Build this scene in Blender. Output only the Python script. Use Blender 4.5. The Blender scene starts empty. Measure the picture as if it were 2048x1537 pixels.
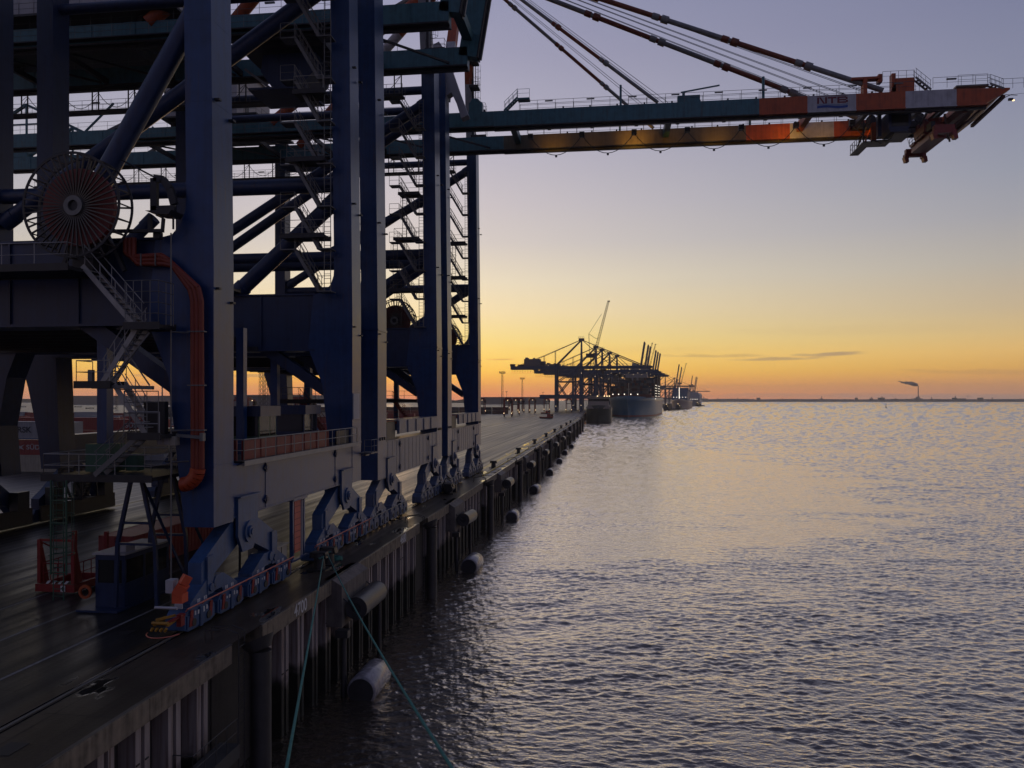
import bpy, bmesh, math, random
from mathutils import Vector, Matrix, noise
random.seed(7)
SC = bpy.context.scene
COL = SC.collection
# ------------------------------------------------------------------ camera
F, CX, HZ, YAW, CAMZ = 1540.0, 1024.0, 799.0, math.radians(7.33), 10.0
cam = bpy.data.cameras.new('camera'); camo = bpy.data.objects.new('camera', cam); COL.objects.link(camo)
cam.sensor_width = 36.0; cam.lens = F/2048*36; cam.shift_y = (HZ-768.5)/2048
cam.clip_start = 0.3; cam.clip_end = 40000
camo.location = (0, 0, CAMZ); camo.rotation_euler = (math.pi/2, 0, YAW)
SC.camera = camo
SY, CYW = math.sin(YAW), math.cos(YAW)
# ------------------------------------------------------------------ exposure
SC.view_settings.view_transform = 'Standard'; SC.view_settings.look = 'None'
SC.view_settings.exposure = 0.0; SC.view_settings.gamma = 1.0
try:
    SC.cycles.max_bounces = 6; SC.cycles.diffuse_bounces = 2; SC.cycles.glossy_bounces = 3
    SC.cycles.transparent_max_bounces = 12; SC.cycles.volume_bounces = 0
    SC.cycles.sample_clamp_indirect = 4.0; SC.cycles.caustics_reflective = False; SC.cycles.caustics_refractive = False
except Exception: pass
def lin(r, g, b):
    f = lambda c: (c/255/12.92) if c/255 <= .04045 else ((c/255+.055)/1.055)**2.4
    return (f(r), f(g), f(b), 1)
# ------------------------------------------------------------------ sky: afterglow of a sun just down behind the cranes
SUN_AZ = math.radians(9.0) + YAW       # left of +Y
SUNH = Vector((-math.sin(SUN_AZ), math.cos(SUN_AZ), 0))
W = bpy.data.worlds.new('World'); SC.world = W; W.use_nodes = True
nt = W.node_tree; nt.nodes.clear()
def N(t, **k):
    n = nt.nodes.new(t)
    for a, v in k.items(): setattr(n, a, v)
    return n
def L(a, b): nt.links.new(a, b)
def M(op, a, b=None, c=None, clamp=False):
    n = N('ShaderNodeMath', operation=op, use_clamp=clamp)
    for i, v in enumerate((a, b, c)):
        if v is None: continue
        if isinstance(v, (int, float)): n.inputs[i].default_value = v
        else: L(v, n.inputs[i])
    return n.outputs[0]
def ramp(fac, stops, interp='LINEAR'):
    n = N('ShaderNodeValToRGB'); n.color_ramp.interpolation = interp
    e = n.color_ramp.elements
    while len(e) < len(stops): e.new(0.5)
    for el, (p, c) in zip(e, stops): el.position = p; el.color = c
    L(fac, n.inputs[0]); return n.outputs[0]
def mix(f, a, b, blend='MIX'):
    n = N('ShaderNodeMix', data_type='RGBA', blend_type=blend)
    if isinstance(f, (int, float)): n.inputs[0].default_value = f
    else: L(f, n.inputs[0])
    for i, v in ((6, a), (7, b)):
        if isinstance(v, tuple): n.inputs[i].default_value = v
        else: L(v, n.inputs[i])
    return n.outputs[2]
def smooth(v, a, b):
    n = N('ShaderNodeMapRange', interpolation_type='SMOOTHSTEP'); L(v, n.inputs[0])
    n.inputs[1].default_value = a; n.inputs[2].default_value = b; return n.outputs[0]
tc = N('ShaderNodeTexCoord'); nrm = N('ShaderNodeVectorMath', operation='NORMALIZE'); L(tc.outputs['Generated'], nrm.inputs[0])
sep = N('ShaderNodeSeparateXYZ'); L(nrm.outputs[0], sep.inputs[0])
zx, zy, zz = sep.outputs
hl = M('SQRT', M('ADD', M('MULTIPLY', zx, zx), M('ADD', M('MULTIPLY', zy, zy), 1e-6)))
ca = M('DIVIDE', M('ADD', M('MULTIPLY', zx, SUNH.x), M('MULTIPLY', zy, SUNH.y)), hl)
ang = M('ARCCOSINE', M('MINIMUM', M('MAXIMUM', ca, -1.0), 1.0))          # azimuth away from the sun
el = M('MULTIPLY', M('ARCTAN2', M('MAXIMUM', zz, 0.0), hl), 180/math.pi/60, clamp=True)   # elevation / 60 deg
def deg(y): return math.degrees(math.atan((HZ-y)/1570.0))/60
sunward = [(0, lin(238, 138, 96)), (deg(788), lin(254, 152, 76)), (deg(770), lin(259, 174, 66)), (deg(740), lin(259, 206, 90)), (deg(700), lin(255, 220, 122)), (deg(670), lin(247, 222, 146)),
           (deg(620), lin(243, 223, 176)), (deg(560), lin(232, 219, 192)), (deg(480), lin(217, 208, 202)), (deg(400), lin(206, 198, 202)), (deg(280), lin(190, 186, 201)), (deg(100), lin(166, 164, 188)), (deg(-60), lin(150, 152, 182)), (.78, lin(118, 124, 158)), (1, lin(100, 106, 142))]
side = [(0, lin(190, 146, 126)), (deg(788), lin(206, 148, 118)), (deg(768), lin(216, 156, 102)), (deg(745), lin(221, 170, 94)), (deg(715), lin(222, 180, 108)), (deg(680), lin(214, 185, 131)),
        (deg(640), lin(198, 178, 146)), (deg(560), lin(178, 171, 162)), (deg(480), lin(165, 164, 171)), (deg(400), lin(152, 155, 170)), (deg(280), lin(141, 144, 167)), (deg(100), lin(126, 130, 159)), (deg(-60), lin(118, 124, 155)), (.78, lin(102, 108, 142)), (1, lin(92, 98, 134))]
back = [(0, lin(96, 92, 116)), (.15, lin(112, 102, 122)), (.35, lin(100, 102, 130)), (.7, lin(82, 90, 124)), (1, lin(80, 88, 122))]
def lift(st):       # the glow low over the horizon, stronger than the first estimate
    o = []
    for p, c in st:
        k = 1.18 if p < deg(705) else 1.11 if p < deg(550) else 1.03 if p < deg(390) else 1.0
        o.append((p, (c[0]*k, c[1]*k*(.985 if p < deg(730) else 1), c[2]*k*(.84 if p < deg(730) else 1), 1)))
    return o
sunward, side = lift(sunward), lift(side)
cA, cB, cC = ramp(el, sunward), ramp(el, side), ramp(el, back)
sky = mix(smooth(ang, math.radians(150), math.radians(55)), cC, mix(M('DIVIDE', M('SUBTRACT', ang, math.radians(6)), math.radians(36), clamp=True), cA, cB))
nis = N('ShaderNodeTexSky', sky_type='NISHITA', sun_disc=False, sun_elevation=math.radians(1.2), sun_rotation=-SUN_AZ, air_density=1.2, dust_density=2.0)
L(tc.outputs['Generated'], nis.inputs[0])
sky = mix(0.06, sky, mix(1.0, nis.outputs[0], (.12, .12, .12, 1), 'MULTIPLY'))
# thin stratus bars low over the horizon, laid out by azimuth / elevation
azs = M('MULTIPLY', M('ARCTAN2', zx, zy), 180/math.pi); els = M('MULTIPLY', M('ARCTAN2', zz, hl), 180/math.pi)
def cloud(px, py, sx, sy, tilt, amt, col, seed):
    global sky
    a0 = math.degrees(math.atan((px-CX)/F)) - math.degrees(YAW); e0 = math.degrees(math.atan((HZ-py)/math.hypot(F, px-CX)))
    ce = N('ShaderNodeCombineXYZ'); L(M('MULTIPLY', azs, .55), ce.inputs[0]); L(M('MULTIPLY', els, 3.2), ce.inputs[1]); ce.inputs[2].default_value = seed
    nz = N('ShaderNodeTexNoise'); L(ce.outputs[0], nz.inputs[0]); nz.inputs['Scale'].default_value = 1.1; nz.inputs['Detail'].default_value = 5
    da = M('SUBTRACT', azs, a0); de = M('SUBTRACT', M('SUBTRACT', els, e0), M('MULTIPLY', da, tilt))
    de = M('ADD', de, M('MULTIPLY', M('SUBTRACT', nz.outputs[0], .5), .55*sy+.12))
    g = M('ADD', M('POWER', M('ABSOLUTE', M('DIVIDE', da, sx)), 2.0), M('POWER', M('ABSOLUTE', M('DIVIDE', de, sy)), 2.0))
    f = M('MULTIPLY', smooth(M('ADD', g, M('MULTIPLY', M('SUBTRACT', nz.outputs[0], .5), 1.6)), 1.15, .05), amt)
    sky = mix(f, sky, col)
cloud(1655, 709, 2.6, .16, .010, .62, lin(150, 128, 118), 1.0)
cloud(1560, 718, 3.6, .15, .012, .55, lin(158, 134, 116), 4.0)
cloud(1430, 712, 4.2, .15, -.012, .38, lin(176, 142, 104), 2.5)
cloud(1960, 744, 5.0, .20, -.035, .22, lin(170, 125, 100), 6.0)
cloud(1000, 719, 1.3, .07, .0, .45, lin(186, 140, 84), 7.5)
cloud(505, 752, 2.0, .14, .0, .55, lin(176, 136, 104), 8.5)
cloud(310, 752, 1.6, .12, .0, .45, lin(176, 136, 104), 9.5)
cloud(1620, 791, 9.0, .15, .0, .28, lin(172, 142, 128), 11.0)
cloud(1900, 794, 8.0, .22, .0, .45, lin(160, 142, 142), 12.0)
cloud(1250, 700, 9.0, .30, -.01, .10, lin(214, 170, 120), 14.0)
cloud(1750, 660, 11.0, .42, -.015, .10, lin(196, 164, 130), 17.0)
cloud(1500, 560, 12.0, .5, .02, .08, lin(204, 190, 176), 19.0)
cloud(1350, 775, 10.0, .22, .0, .14, lin(206, 142, 104), 21.0)
cloud(620, 438, .75, .035, .75, .65, lin(255, 226, 160), 3.3)     # short lit contrail
bg = N('ShaderNodeBackground'); L(sky, bg.inputs[0]); bg.inputs[1].default_value = 1.0
wo = N('ShaderNodeOutputWorld'); L(bg.outputs[0], wo.inputs[0])
W.cycles.sampling_method = 'AUTOMATIC'
sl = bpy.data.lights.new('sun', 'SUN'); sl.energy = 0.12; sl.angle = math.radians(3); sl.color = (1, .62, .32)
so = bpy.data.objects.new('sun', sl); COL.objects.link(so); so.location = (0, 0, 200)
sd = Vector((SUNH.x*math.cos(.02), SUNH.y*math.cos(.02), math.sin(.02)))
so.rotation_euler = sd.to_track_quat('Z', 'Y').to_euler()
# ------------------------------------------------------------------ materials
MATS = {}
def nodes(name):
    m = bpy.data.materials.new(name); m.use_nodes = True; t = m.node_tree
    b = t.nodes['Principled BSDF']; MATS[name] = m
    return m, t, b
def mat(name, col, rough=.5, metal=0.0, var=.25, scale=1.5, bump=0.0, streak=True, spec=.5, emit=None, rust=0.0):
    """painted / bare surface with weathering: cloudy grime, vertical run-off streaks and uneven gloss"""
    global nt
    m, t, b = nodes(name); nt = t
    g = N('ShaderNodeNewGeometry')
    n1 = N('ShaderNodeTexNoise'); n1.inputs['Scale'].default_value = scale; n1.inputs['Detail'].default_value = 6; L(g.outputs['Position'], n1.inputs[0])
    f = n1.outputs[0]
    if streak:
        mp = N('ShaderNodeMapping'); mp.inputs['Scale'].default_value = (2.2, 2.2, .10); L(g.outputs['Position'], mp.inputs[0])
        n2 = N('ShaderNodeTexNoise'); n2.inputs['Scale'].default_value = 2.0; n2.inputs['Detail'].default_value = 4; L(mp.outputs[0], n2.inputs[0])
        f = M('ADD', M('MULTIPLY', f, .5), M('MULTIPLY', n2.outputs[0], .5))
    c = (col[0], col[1], col[2], 1)
    dk = tuple(max(0, x*(1-var)) for x in col[:3])+(1,); lt = tuple(min(1, x*(1+var*.7)) for x in col[:3])+(1,)
    cc = ramp(f, [(.32, dk), (.5, c), (.7, lt)])
    if rust:                                     # run-off stains below seams and chipped spots
        mr = N('ShaderNodeMapping'); mr.inputs['Scale'].default_value = (2.6, 2.6, .16); mr.inputs['Location'].default_value = (4.1, 2.2, 7.7); L(g.outputs['Position'], mr.inputs[0])
        n3 = N('ShaderNodeTexNoise'); n3.inputs['Scale'].default_value = 1.7; n3.inputs['Detail'].default_value = 7; n3.inputs['Roughness'].default_value = .62; L(mr.outputs[0], n3.inputs[0])
        n4 = N('ShaderNodeTexNoise'); n4.inputs['Scale'].default_value = .55; n4.inputs['Detail'].default_value = 3; L(g.outputs['Position'], n4.inputs[0])
        cc = mix(M('MULTIPLY', M('MULTIPLY', smooth(n3.outputs[0], .55, .70), smooth(n4.outputs[0], .42, .62)), rust), cc, (.075, .045, .028, 1))
    L(cc, b.inputs['Base Color'])
    L(M('ADD', M('MULTIPLY', f, .22), rough-.11, clamp=True), b.inputs['Roughness'])
    b.inputs['Metallic'].default_value = metal; b.inputs['Specular IOR Level'].default_value = spec
    if bump:
        bn = N('ShaderNodeBump'); bn.inputs['Strength'].default_value = bump; bn.inputs['Distance'].default_value = .05
        L(n1.outputs[0], bn.inputs['Height']); L(bn.outputs[0], b.inputs['Normal'])
    if emit:
        b.inputs['Emission Color'].default_value = emit[:3]+(1,); b.inputs['Emission Strength'].default_value = emit[3]
    return m
BLUE = mat('blue_paint', (.014, .048, .145), .34, var=.35, rust=.45)
FARN = mat('far_crane_hazed', (.035, .065, .12), .6, var=.2)  # navy lifted and blued: distance haze put into the colour
NAVY = mat('navy_paint', (.013, .03, .085), .4, var=.35, rust=.4)
BLUEB = mat('bogie_blue', (.038, .085, .19), .42, var=.35, rust=.6)
PALEB = mat('grey_blue_paint', (.085, .115, .19), .42, var=.4, rust=.6)
OLIVE = mat('far_girder_lamplit', (.13, .105, .065), .5, var=.25)  # replaces the teal: amber of the sodium light worked into the colour
TEAL = mat('teal_paint', (.045, .15, .18), .45, var=.35, rust=.45)
STEEL = mat('galvanised_steel', (.16, .16, .155), .5, .3, var=.3)
DARK = mat('dark_steel', (.030, .030, .032), .5, .2, var=.3)
ORANGE = mat('orange_paint', (.40, .078, .02), .55, var=.4, rust=.5)
STAYO = mat('stay_orange_backlit', (.20, .045, .016), .55, var=.35)  # darker copy of the orange, backlit shade put into the colour
STAYW = mat('stay_white_backlit', (.22, .215, .21), .55, var=.3)  # white darkened the same way, for stays seen against the light
RAILG = mat('pale_railing', (.34, .33, .31), .5, .1, var=.25)
WHITE = mat('white_paint', (.44, .44, .46), .5, var=.25, rust=.5)
RED = mat('red_paint', (.22, .015, .014), .5, var=.25)
REDB = mat('red_brown', (.20, .035, .028), .55, var=.3)
SALMON = mat('salmon_paint', (.55, .14, .09), .55, var=.15)
CRED = mat('cable_red', (.22, .032, .012), .5, var=.25)
YELLOW = mat('yellow_paint', (.36, .18, .02), .5, var=.25)
GREEN = mat('green_paint', (.03, .09, .055), .5, var=.25)
CREAM = mat('cream_paint', (.40, .37, .30), .55, var=.15)
PALEG = mat('pale_grey', (.42, .41, .42), .55, var=.12)
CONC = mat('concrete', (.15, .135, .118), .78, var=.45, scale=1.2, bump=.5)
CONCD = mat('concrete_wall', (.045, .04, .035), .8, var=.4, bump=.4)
RUBBER = mat('rubber', (.045, .043, .045), .42, var=.3, streak=False)
PILE = mat('steel_pile', (.05, .047, .046), .5, .2, var=.4)
MARK = mat('marking_white', (.62, .62, .62), .6, var=.15)
ROPE = mat('rope_green', (.05, .20, .17), .8, var=.3, scale=40, bump=.6)
HULLB = mat('hull_blue', (.028, .14, .24), .36, var=.12)
HULLR = mat('hull_red', (.20, .05, .045), .5, var=.2)
HULLD = mat('hull_dark', (.035, .045, .04), .45, var=.2)
TUGM = mat('tug_black', (.02, .022, .025), .5, var=.2)
def glass():
    m, t, b = nodes('window_glass'); b.inputs['Base Color'].default_value = (.02, .021, .02, 1); b.inputs['Roughness'].default_value = .08
    b.inputs['Specular IOR Level'].default_value = .4; return m
GLASS = glass()
def lamp(name, c, s):
    m, t, b = nodes(name); b.inputs['Base Color'].default_value = (.8, .8, .8, 1)
    b.inputs['Emission Color'].default_value = c+(1,); b.inputs['Emission Strength'].default_value = s; return m
LAMPW = lamp('lamp_warm', (1, .72, .36), 2.2)
LAMPS = lamp('lamp_sodium', (1, .50, .12), 3.0)
LAMPC = lamp('lamp_white', (1, .88, .70), 2.2)
# sheet piling: pale weathered steel with weed and slime below the tide line
def pile_mat():
    global nt
    m, t, b = nodes('sheet_pile_steel'); nt = t
    g = N('ShaderNodeNewGeometry'); s = N('ShaderNodeSeparateXYZ'); L(g.outputs['Position'], s.inputs[0])
    nz = N('ShaderNodeTexNoise'); nz.inputs['Scale'].default_value = 1.3; nz.inputs['Detail'].default_value = 6; L(g.outputs['Position'], nz.inputs[0])
    mp = N('ShaderNodeMapping'); mp.inputs['Scale'].default_value = (3, 3, .15); L(g.outputs['Position'], mp.inputs[0])
    n2 = N('ShaderNodeTexNoise'); n2.inputs['Scale'].default_value = 2; n2.inputs['Detail'].default_value = 5; L(mp.outputs[0], n2.inputs[0])
    tide = smooth(M('ADD', s.outputs[2], M('MULTIPLY', nz.outputs[0], 1.6)), -3.1, -2.3)
    pale = ramp(n2.outputs[0], [(.3, (.16, .11, .09, 1)), (.5, (.33, .28, .265, 1)), (.75, (.42, .37, .35, 1))])
    weed = ramp(nz.outputs[0], [(.3, (.010, .010, .007, 1)), (.6, (.022, .022, .015, 1)), (.8, (.04, .04, .03, 1))])
    L(mix(tide, weed, pale), b.inputs['Base Color']); b.inputs['Roughness'].default_value = .7
    return m
SHEET = pile_mat()
# asphalt / concrete apron: dark, damp, with standing puddles and tyre-polished lanes
def deck_mat():
    global nt
    m, t, b = nodes('apron_asphalt'); nt = t
    g = N('ShaderNodeNewGeometry'); s = N('ShaderNodeSeparateXYZ'); L(g.outputs['Position'], s.inputs[0])
    nz = N('ShaderNodeTexNoise'); nz.inputs['Scale'].default_value = .35; nz.inputs['Detail'].default_value = 8; L(g.outputs['Position'], nz.inputs[0])
    fine = N('ShaderNodeTexNoise'); fine.inputs['Scale'].default_value = 9; fine.inputs['Detail'].default_value = 6; L(g.outputs['Position'], fine.inputs[0])
    mp = N('ShaderNodeMapping'); mp.inputs['Scale'].default_value = (1.6, .012, 1); L(g.outputs['Position'], mp.inputs[0])
    lane = N('ShaderNodeTexNoise'); lane.inputs['Scale'].default_value = 1.0; lane.inputs['Detail'].default_value = 5; L(mp.outputs[0], lane.inputs[0])
    mp2 = N('ShaderNodeMapping'); mp2.inputs['Scale'].default_value = (.9, .35, 1); mp2.inputs['Location'].default_value = (3.3, 8.1, 0); L(g.outputs['Position'], mp2.inputs[0])
    edge0 = smooth(s.outputs[0], -19.3, -18.9)
    pd = N('ShaderNodeTexNoise'); pd.inputs['Scale'].default_value = .62; pd.inputs['Detail'].default_value = 3; L(mp2.outputs[0], pd.inputs[0])
    puddle = M('MULTIPLY', smooth(pd.outputs[0], .60, .635), M('ADD', .04, M('MULTIPLY', edge0, .96)))
    edge = smooth(s.outputs[0], -19.3, -18.9)          # concrete strip between the rail and the cap
    asp = ramp(M('ADD', M('MULTIPLY', nz.outputs[0], .5), M('MULTIPLY', lane.outputs[0], .5)), [(.35, (.010, .010, .011, 1)), (.5, (.020, .0195, .0195, 1)), (.68, (.040, .039, .038, 1))])
    con = ramp(M('ADD', M('MULTIPLY', nz.outputs[0], .6), M('MULTIPLY', fine.outputs[0], .4)), [(.33, (.022, .016, .010, 1)), (.5, (.046, .035, .024, 1)), (.7, (.08, .064, .047, 1))])
    col = mix(edge, asp, con)
    L(mix(M('MULTIPLY', puddle, .75), col, (.012, .011, .010, 1)), b.inputs['Base Color'])
    r = M('ADD', M('MULTIPLY', lane.outputs[0], -.55), M('ADD', M('MULTIPLY', fine.outputs[0], .12), .62), clamp=True)
    L(M('ADD', .34, M('MULTIPLY', puddle, .3)), b.inputs['Specular IOR Level'])
    L(M('MULTIPLY', r, M('SUBTRACT', 1.0, M('MULTIPLY', puddle, .93))), b.inputs['Roughness'])
    bn = N('ShaderNodeBump'); bn.inputs['Strength'].default_value = .35; bn.inputs['Distance'].default_value = .02
    L(M('MULTIPLY', fine.outputs[0], M('SUBTRACT', 1.0, puddle)), bn.inputs['Height']); L(bn.outputs[0], b.inputs['Normal'])
    return m
DECK = deck_mat()
# tidal river: muddy body under a wind-ruffled skin; 'ruffle' and 'tilt' hold the slopes of ripples too small for the mesh
def water_mat(near):
    global nt
    m = bpy.data.materials.new('river_water' if near else 'river_water_far'); m.use_nodes = True; nt = m.node_tree; nt.nodes.clear(); MATS[m.name] = m
    df = N('ShaderNodeBsdfDiffuse'); df.inputs[0].default_value = (.046, .036, .026, 1)
    gl = N('ShaderNodeBsdfGlossy'); gl.inputs[0].default_value = (1, .93, .84, 1); fr = N('ShaderNodeFresnel'); fr.inputs[0].default_value = 1.45
    if near:
        at = N('ShaderNodeAttribute', attribute_name='ruffle'); L(at.outputs['Fac'], gl.inputs['Roughness'])
        g = N('ShaderNodeNewGeometry'); hs = None
        for sx, sy, dist in ((2.2, 4.6, .045), (.8, 2.0, .06)):
            mp = N('ShaderNodeMapping'); mp.inputs['Scale'].default_value = (sx, sy, 1); mp.inputs['Rotation'].default_value = (0, 0, .12*sx); L(g.outputs['Position'], mp.inputs[0])
            n = N('ShaderNodeTexNoise'); n.inputs['Scale'].default_value = 1; n.inputs['Detail'].default_value = 3; n.inputs['Distortion'].default_value = .5; L(mp.outputs[0], n.inputs[0])
            h = M('MULTIPLY', n.outputs[0], dist); hs = h if hs is None else M('ADD', hs, h)
        bn = N('ShaderNodeBump'); bn.inputs['Strength'].default_value = .9; bn.inputs['Distance'].default_value = 1.0; L(hs, bn.inputs['Height'])
        tl = N('ShaderNodeAttribute', attribute_name='tilt'); va = N('ShaderNodeVectorMath', operation='ADD'); L(bn.outputs[0], va.inputs[0]); L(tl.outputs['Vector'], va.inputs[1])
        vn = N('ShaderNodeVectorMath', operation='NORMALIZE'); L(va.outputs[0], vn.inputs[0]); L(vn.outputs[0], gl.inputs['Normal']); L(vn.outputs[0], fr.inputs['Normal'])
    else: gl.inputs['Roughness'].default_value = .3
    mx = N('ShaderNodeMixShader'); L(M('MULTIPLY', M('MINIMUM', M('MULTIPLY', fr.outputs[0], 3.3), 1.0), .94), mx.inputs[0]); L(df.outputs[0], mx.inputs[1]); L(gl.outputs[0], mx.inputs[2])
    o = N('ShaderNodeOutputMaterial'); L(mx.outputs[0], o.inputs[0]); return m
WATER = water_mat(True); WATERF = water_mat(False)
# ------------------------------------------------------------------ mesh builder
OFF = {}
class MB:
    def __init__(s): s.v = []; s.f = []; s.mi = []; s.sm = []
    def add(s, vs, fs, mi=0, smooth=False):
        o = len(s.v); s.v += [tuple(v) for v in vs]
        for f in fs: s.f.append([o+i for i in f]); s.mi.append(mi); s.sm.append(smooth)
        return s
    def box(s, x0, x1, y0, y1, z0, z1, mi=0):
        return s.add([(x0,y0,z0),(x1,y0,z0),(x1,y1,z0),(x0,y1,z0),(x0,y0,z1),(x1,y0,z1),(x1,y1,z1),(x0,y1,z1)],
                     [(0,3,2,1),(4,5,6,7),(0,1,5,4),(1,2,6,5),(2,3,7,6),(3,0,4,7)], mi)
    def hexa(s, a, b, mi=0):     # two quads (bottom loop a, top loop b)
        return s.add(list(a)+list(b), [(0,3,2,1),(4,5,6,7),(0,1,5,4),(1,2,6,5),(2,3,7,6),(3,0,4,7)], mi)
    def frame(s, p, q, up=(0,0,1)):
        p, q = Vector(p), Vector(q); d = (q-p).normalized(); u = Vector(up)
        if abs(d.dot(u)) > .98: u = Vector((0,1,0)) if abs(d.y) < .9 else Vector((1,0,0))
        r = d.cross(u).normalized(); u = r.cross(d); return p, q, r, u
    def beam(s, p, q, w, h=None, mi=0, up=(0,0,1), w2=None, h2=None):
        h = w if h is None else h; w2 = w if w2 is None else w2; h2 = h if h2 is None else h2
        p, q, r, u = s.frame(p, q, up)
        a = [p-r*w/2-u*h/2, p+r*w/2-u*h/2, p+r*w/2+u*h/2, p-r*w/2+u*h/2]
        b = [q-r*w2/2-u*h2/2, q+r*w2/2-u*h2/2, q+r*w2/2+u*h2/2, q-r*w2/2+u*h2/2]
        return s.hexa(a, b, mi)
    def tube(s, p, q, r, n=10, mi=0, r2=None, caps=True):
        r2 = r if r2 is None else r2
        p, q, a, b = s.frame(p, q); vs = []
        for c, rr in ((p, r), (q, r2)):
            for i in range(n):
                t = 2*math.pi*i/n; vs.append(c+a*math.cos(t)*rr+b*math.sin(t)*rr)
        fs = [(i, (i+1) % n, n+(i+1) % n, n+i) for i in range(n)]
        s.add(vs, fs, mi, n > 5)
        if caps: s.add(vs, [tuple(range(n))[::-1], tuple(range(n, 2*n))], mi)
        return s
    def path(s, pts, r, n=6, mi=0):
        for a, b in zip(pts, pts[1:]): s.tube(a, b, r, n, mi)
        return s
    def prism(s, poly, axis, a, b, mi=0):
        """poly = 2D loop in the plane across axis ('x': (y,z), 'y': (x,z), 'z': (x,y)), extruded from a to b"""
        f = {'x': lambda p, t: (t, p[0], p[1]), 'y': lambda p, t: (p[0], t, p[1]), 'z': lambda p, t: (p[0], p[1], t)}[axis]
        n = len(poly); vs = [f(p, a) for p in poly]+[f(p, b) for p in poly]
        return s.add(vs, [tuple(range(n)), tuple(range(n, 2*n))[::-1]]+[(i, n+i, n+(i+1) % n, (i+1) % n) for i in range(n)], mi)
    def disc(s, c, axis, r, t, n=20, mi=0):
        d = {'x': (1,0,0), 'y': (0,1,0), 'z': (0,0,1)}[axis]; c = Vector(c); d = Vector(d)
        return s.tube(c-d*t/2, c+d*t/2, r, n, mi)
    def ring(s, c, axis, r, w, t, n=40, mi=0):
        ax = {'x': 0, 'y': 1, 'z': 2}[axis]; c = Vector(c); vs = []
        for i in range(n):
            a = 2*math.pi*i/n
            for rr in (r-w/2, r+w/2):
                for tt in (-t/2, t/2):
                    p = [rr*math.cos(a), rr*math.sin(a)]; p.insert(ax, tt); vs.append(c+Vector(p))
        fs = []
        for i in range(n):
            a, b = 4*i, 4*((i+1) % n)
            fs += [(a,a+1,b+1,b), (a+2,b+2,b+3,a+3), (a,b,b+2,a+2), (a+1,a+3,b+3,b+1)]
        return s.add(vs, fs, mi)
    def rail(s, pts, h=1.0, step=1.5, r=.022, mid=2, mi=0):
        """handrail: posts, top rail and knee rails along a polyline"""
        for a, b in zip(pts, pts[1:]):
            a, b = Vector(a), Vector(b); n = max(1, round((b-a).length/step))
            for k in range(1, mid+1):
                o = Vector((0,0,h*k/mid)); s.tube(a+o, b+o, r if k == mid else r*.8, 4, mi, caps=False)
            for i in range(n+1):
                p = a.lerp(b, i/n); s.tube(p, p+Vector((0,0,h)), r, 4, mi, caps=False)
        return s
    def stairs(s, p, q, w, n=None, mi=0, rails=True, wd=(0,1,0)):
        p, q, wd = Vector(p), Vector(q), Vector(wd); n = n or max(3, round(abs(q.z-p.z)/.24))
        for o in (-w/2, w/2):
            s.beam(p+wd*o, q+wd*o, .05, .22, mi)
            if rails:
                s.tube(p+wd*o+Vector((0,0,1)), q+wd*o+Vector((0,0,1)), .025, 4, mi, caps=False); s.tube(p+wd*o+Vector((0,0,.5)), q+wd*o+Vector((0,0,.5)), .02, 4, mi, caps=False)
                for k in range(4):
                    t = p.lerp(q, (k+.15)/3.3)+wd*o; s.tube(t, t+Vector((0,0,1)), .022, 4, mi, caps=False)
        d = (q-p); d.z = 0; d = d.normalized()*.13
        for i in range(1, n):
            c = p.lerp(q, i/n); a = c-wd*w/2-d; b = c+wd*w/2-d; e = c+wd*w/2+d; f = c-wd*w/2+d; u = Vector((0,0,.04))
            s.hexa([a, b, e, f], [a+u, b+u, e+u, f+u], mi)
        return s
    def ladder(s, x, y, z0, z1, side='x', cage=True, mi=0, w=.45, out=-1, step=.32, crd=.4):
        a = Vector((0, w/2, 0)) if side == 'x' else Vector((w/2, 0, 0)); d = Vector((out, 0, 0)) if side == 'x' else Vector((0, out, 0))
        c = Vector((x, y, 0))
        for k in (-1, 1): s.tube(c+a*k+Vector((0,0,z0)), c+a*k+Vector((0,0,z1)), .028, 4, mi)
        z = z0+.2
        while z < z1: s.tube(c-a+Vector((0,0,z)), c+a+Vector((0,0,z)), .018, 4, mi, caps=False); z += step
        if cage:
            z = z0+2.0; ang = [math.pi*i/6 for i in range(7)]
            an = a.normalized()
            hoop = lambda z: [c+an*math.cos(t)*crd+d*math.sin(t)*crd*1.7+Vector((0,0,z)) for t in ang]
            while z < z1: s.path(hoop(z), .02, 4, mi); z += .9
            for i in (1, 3, 5): s.tube(hoop(z0+2.0)[i], hoop(z1)[i], .016, 4, mi, caps=False)
        return s
    def lattice(s, p, q, w, n, r, mi=0, w2=None):
        w2 = w if w2 is None else w2
        p, q, a, b = s.frame(p, q); cs = []
        for i in range(n+1):
            c = p.lerp(q, i/n); ww = (w+(w2-w)*i/n)/2; cs.append([c-a*ww-b*ww, c+a*ww-b*ww, c+a*ww+b*ww, c-a*ww+b*ww])
        for i in range(n):
            for k in range(4):
                s.tube(cs[i][k], cs[i+1][k], r, 4, mi, caps=False); j = (k+1) % 4
                s.tube(cs[i][k], cs[i+1][j] if i % 2 else cs[i+1][j], r*.6, 4, mi, caps=False)
                s.tube(cs[i][k], cs[i][j], r*.6, 4, mi, caps=False)
        return s
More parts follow.
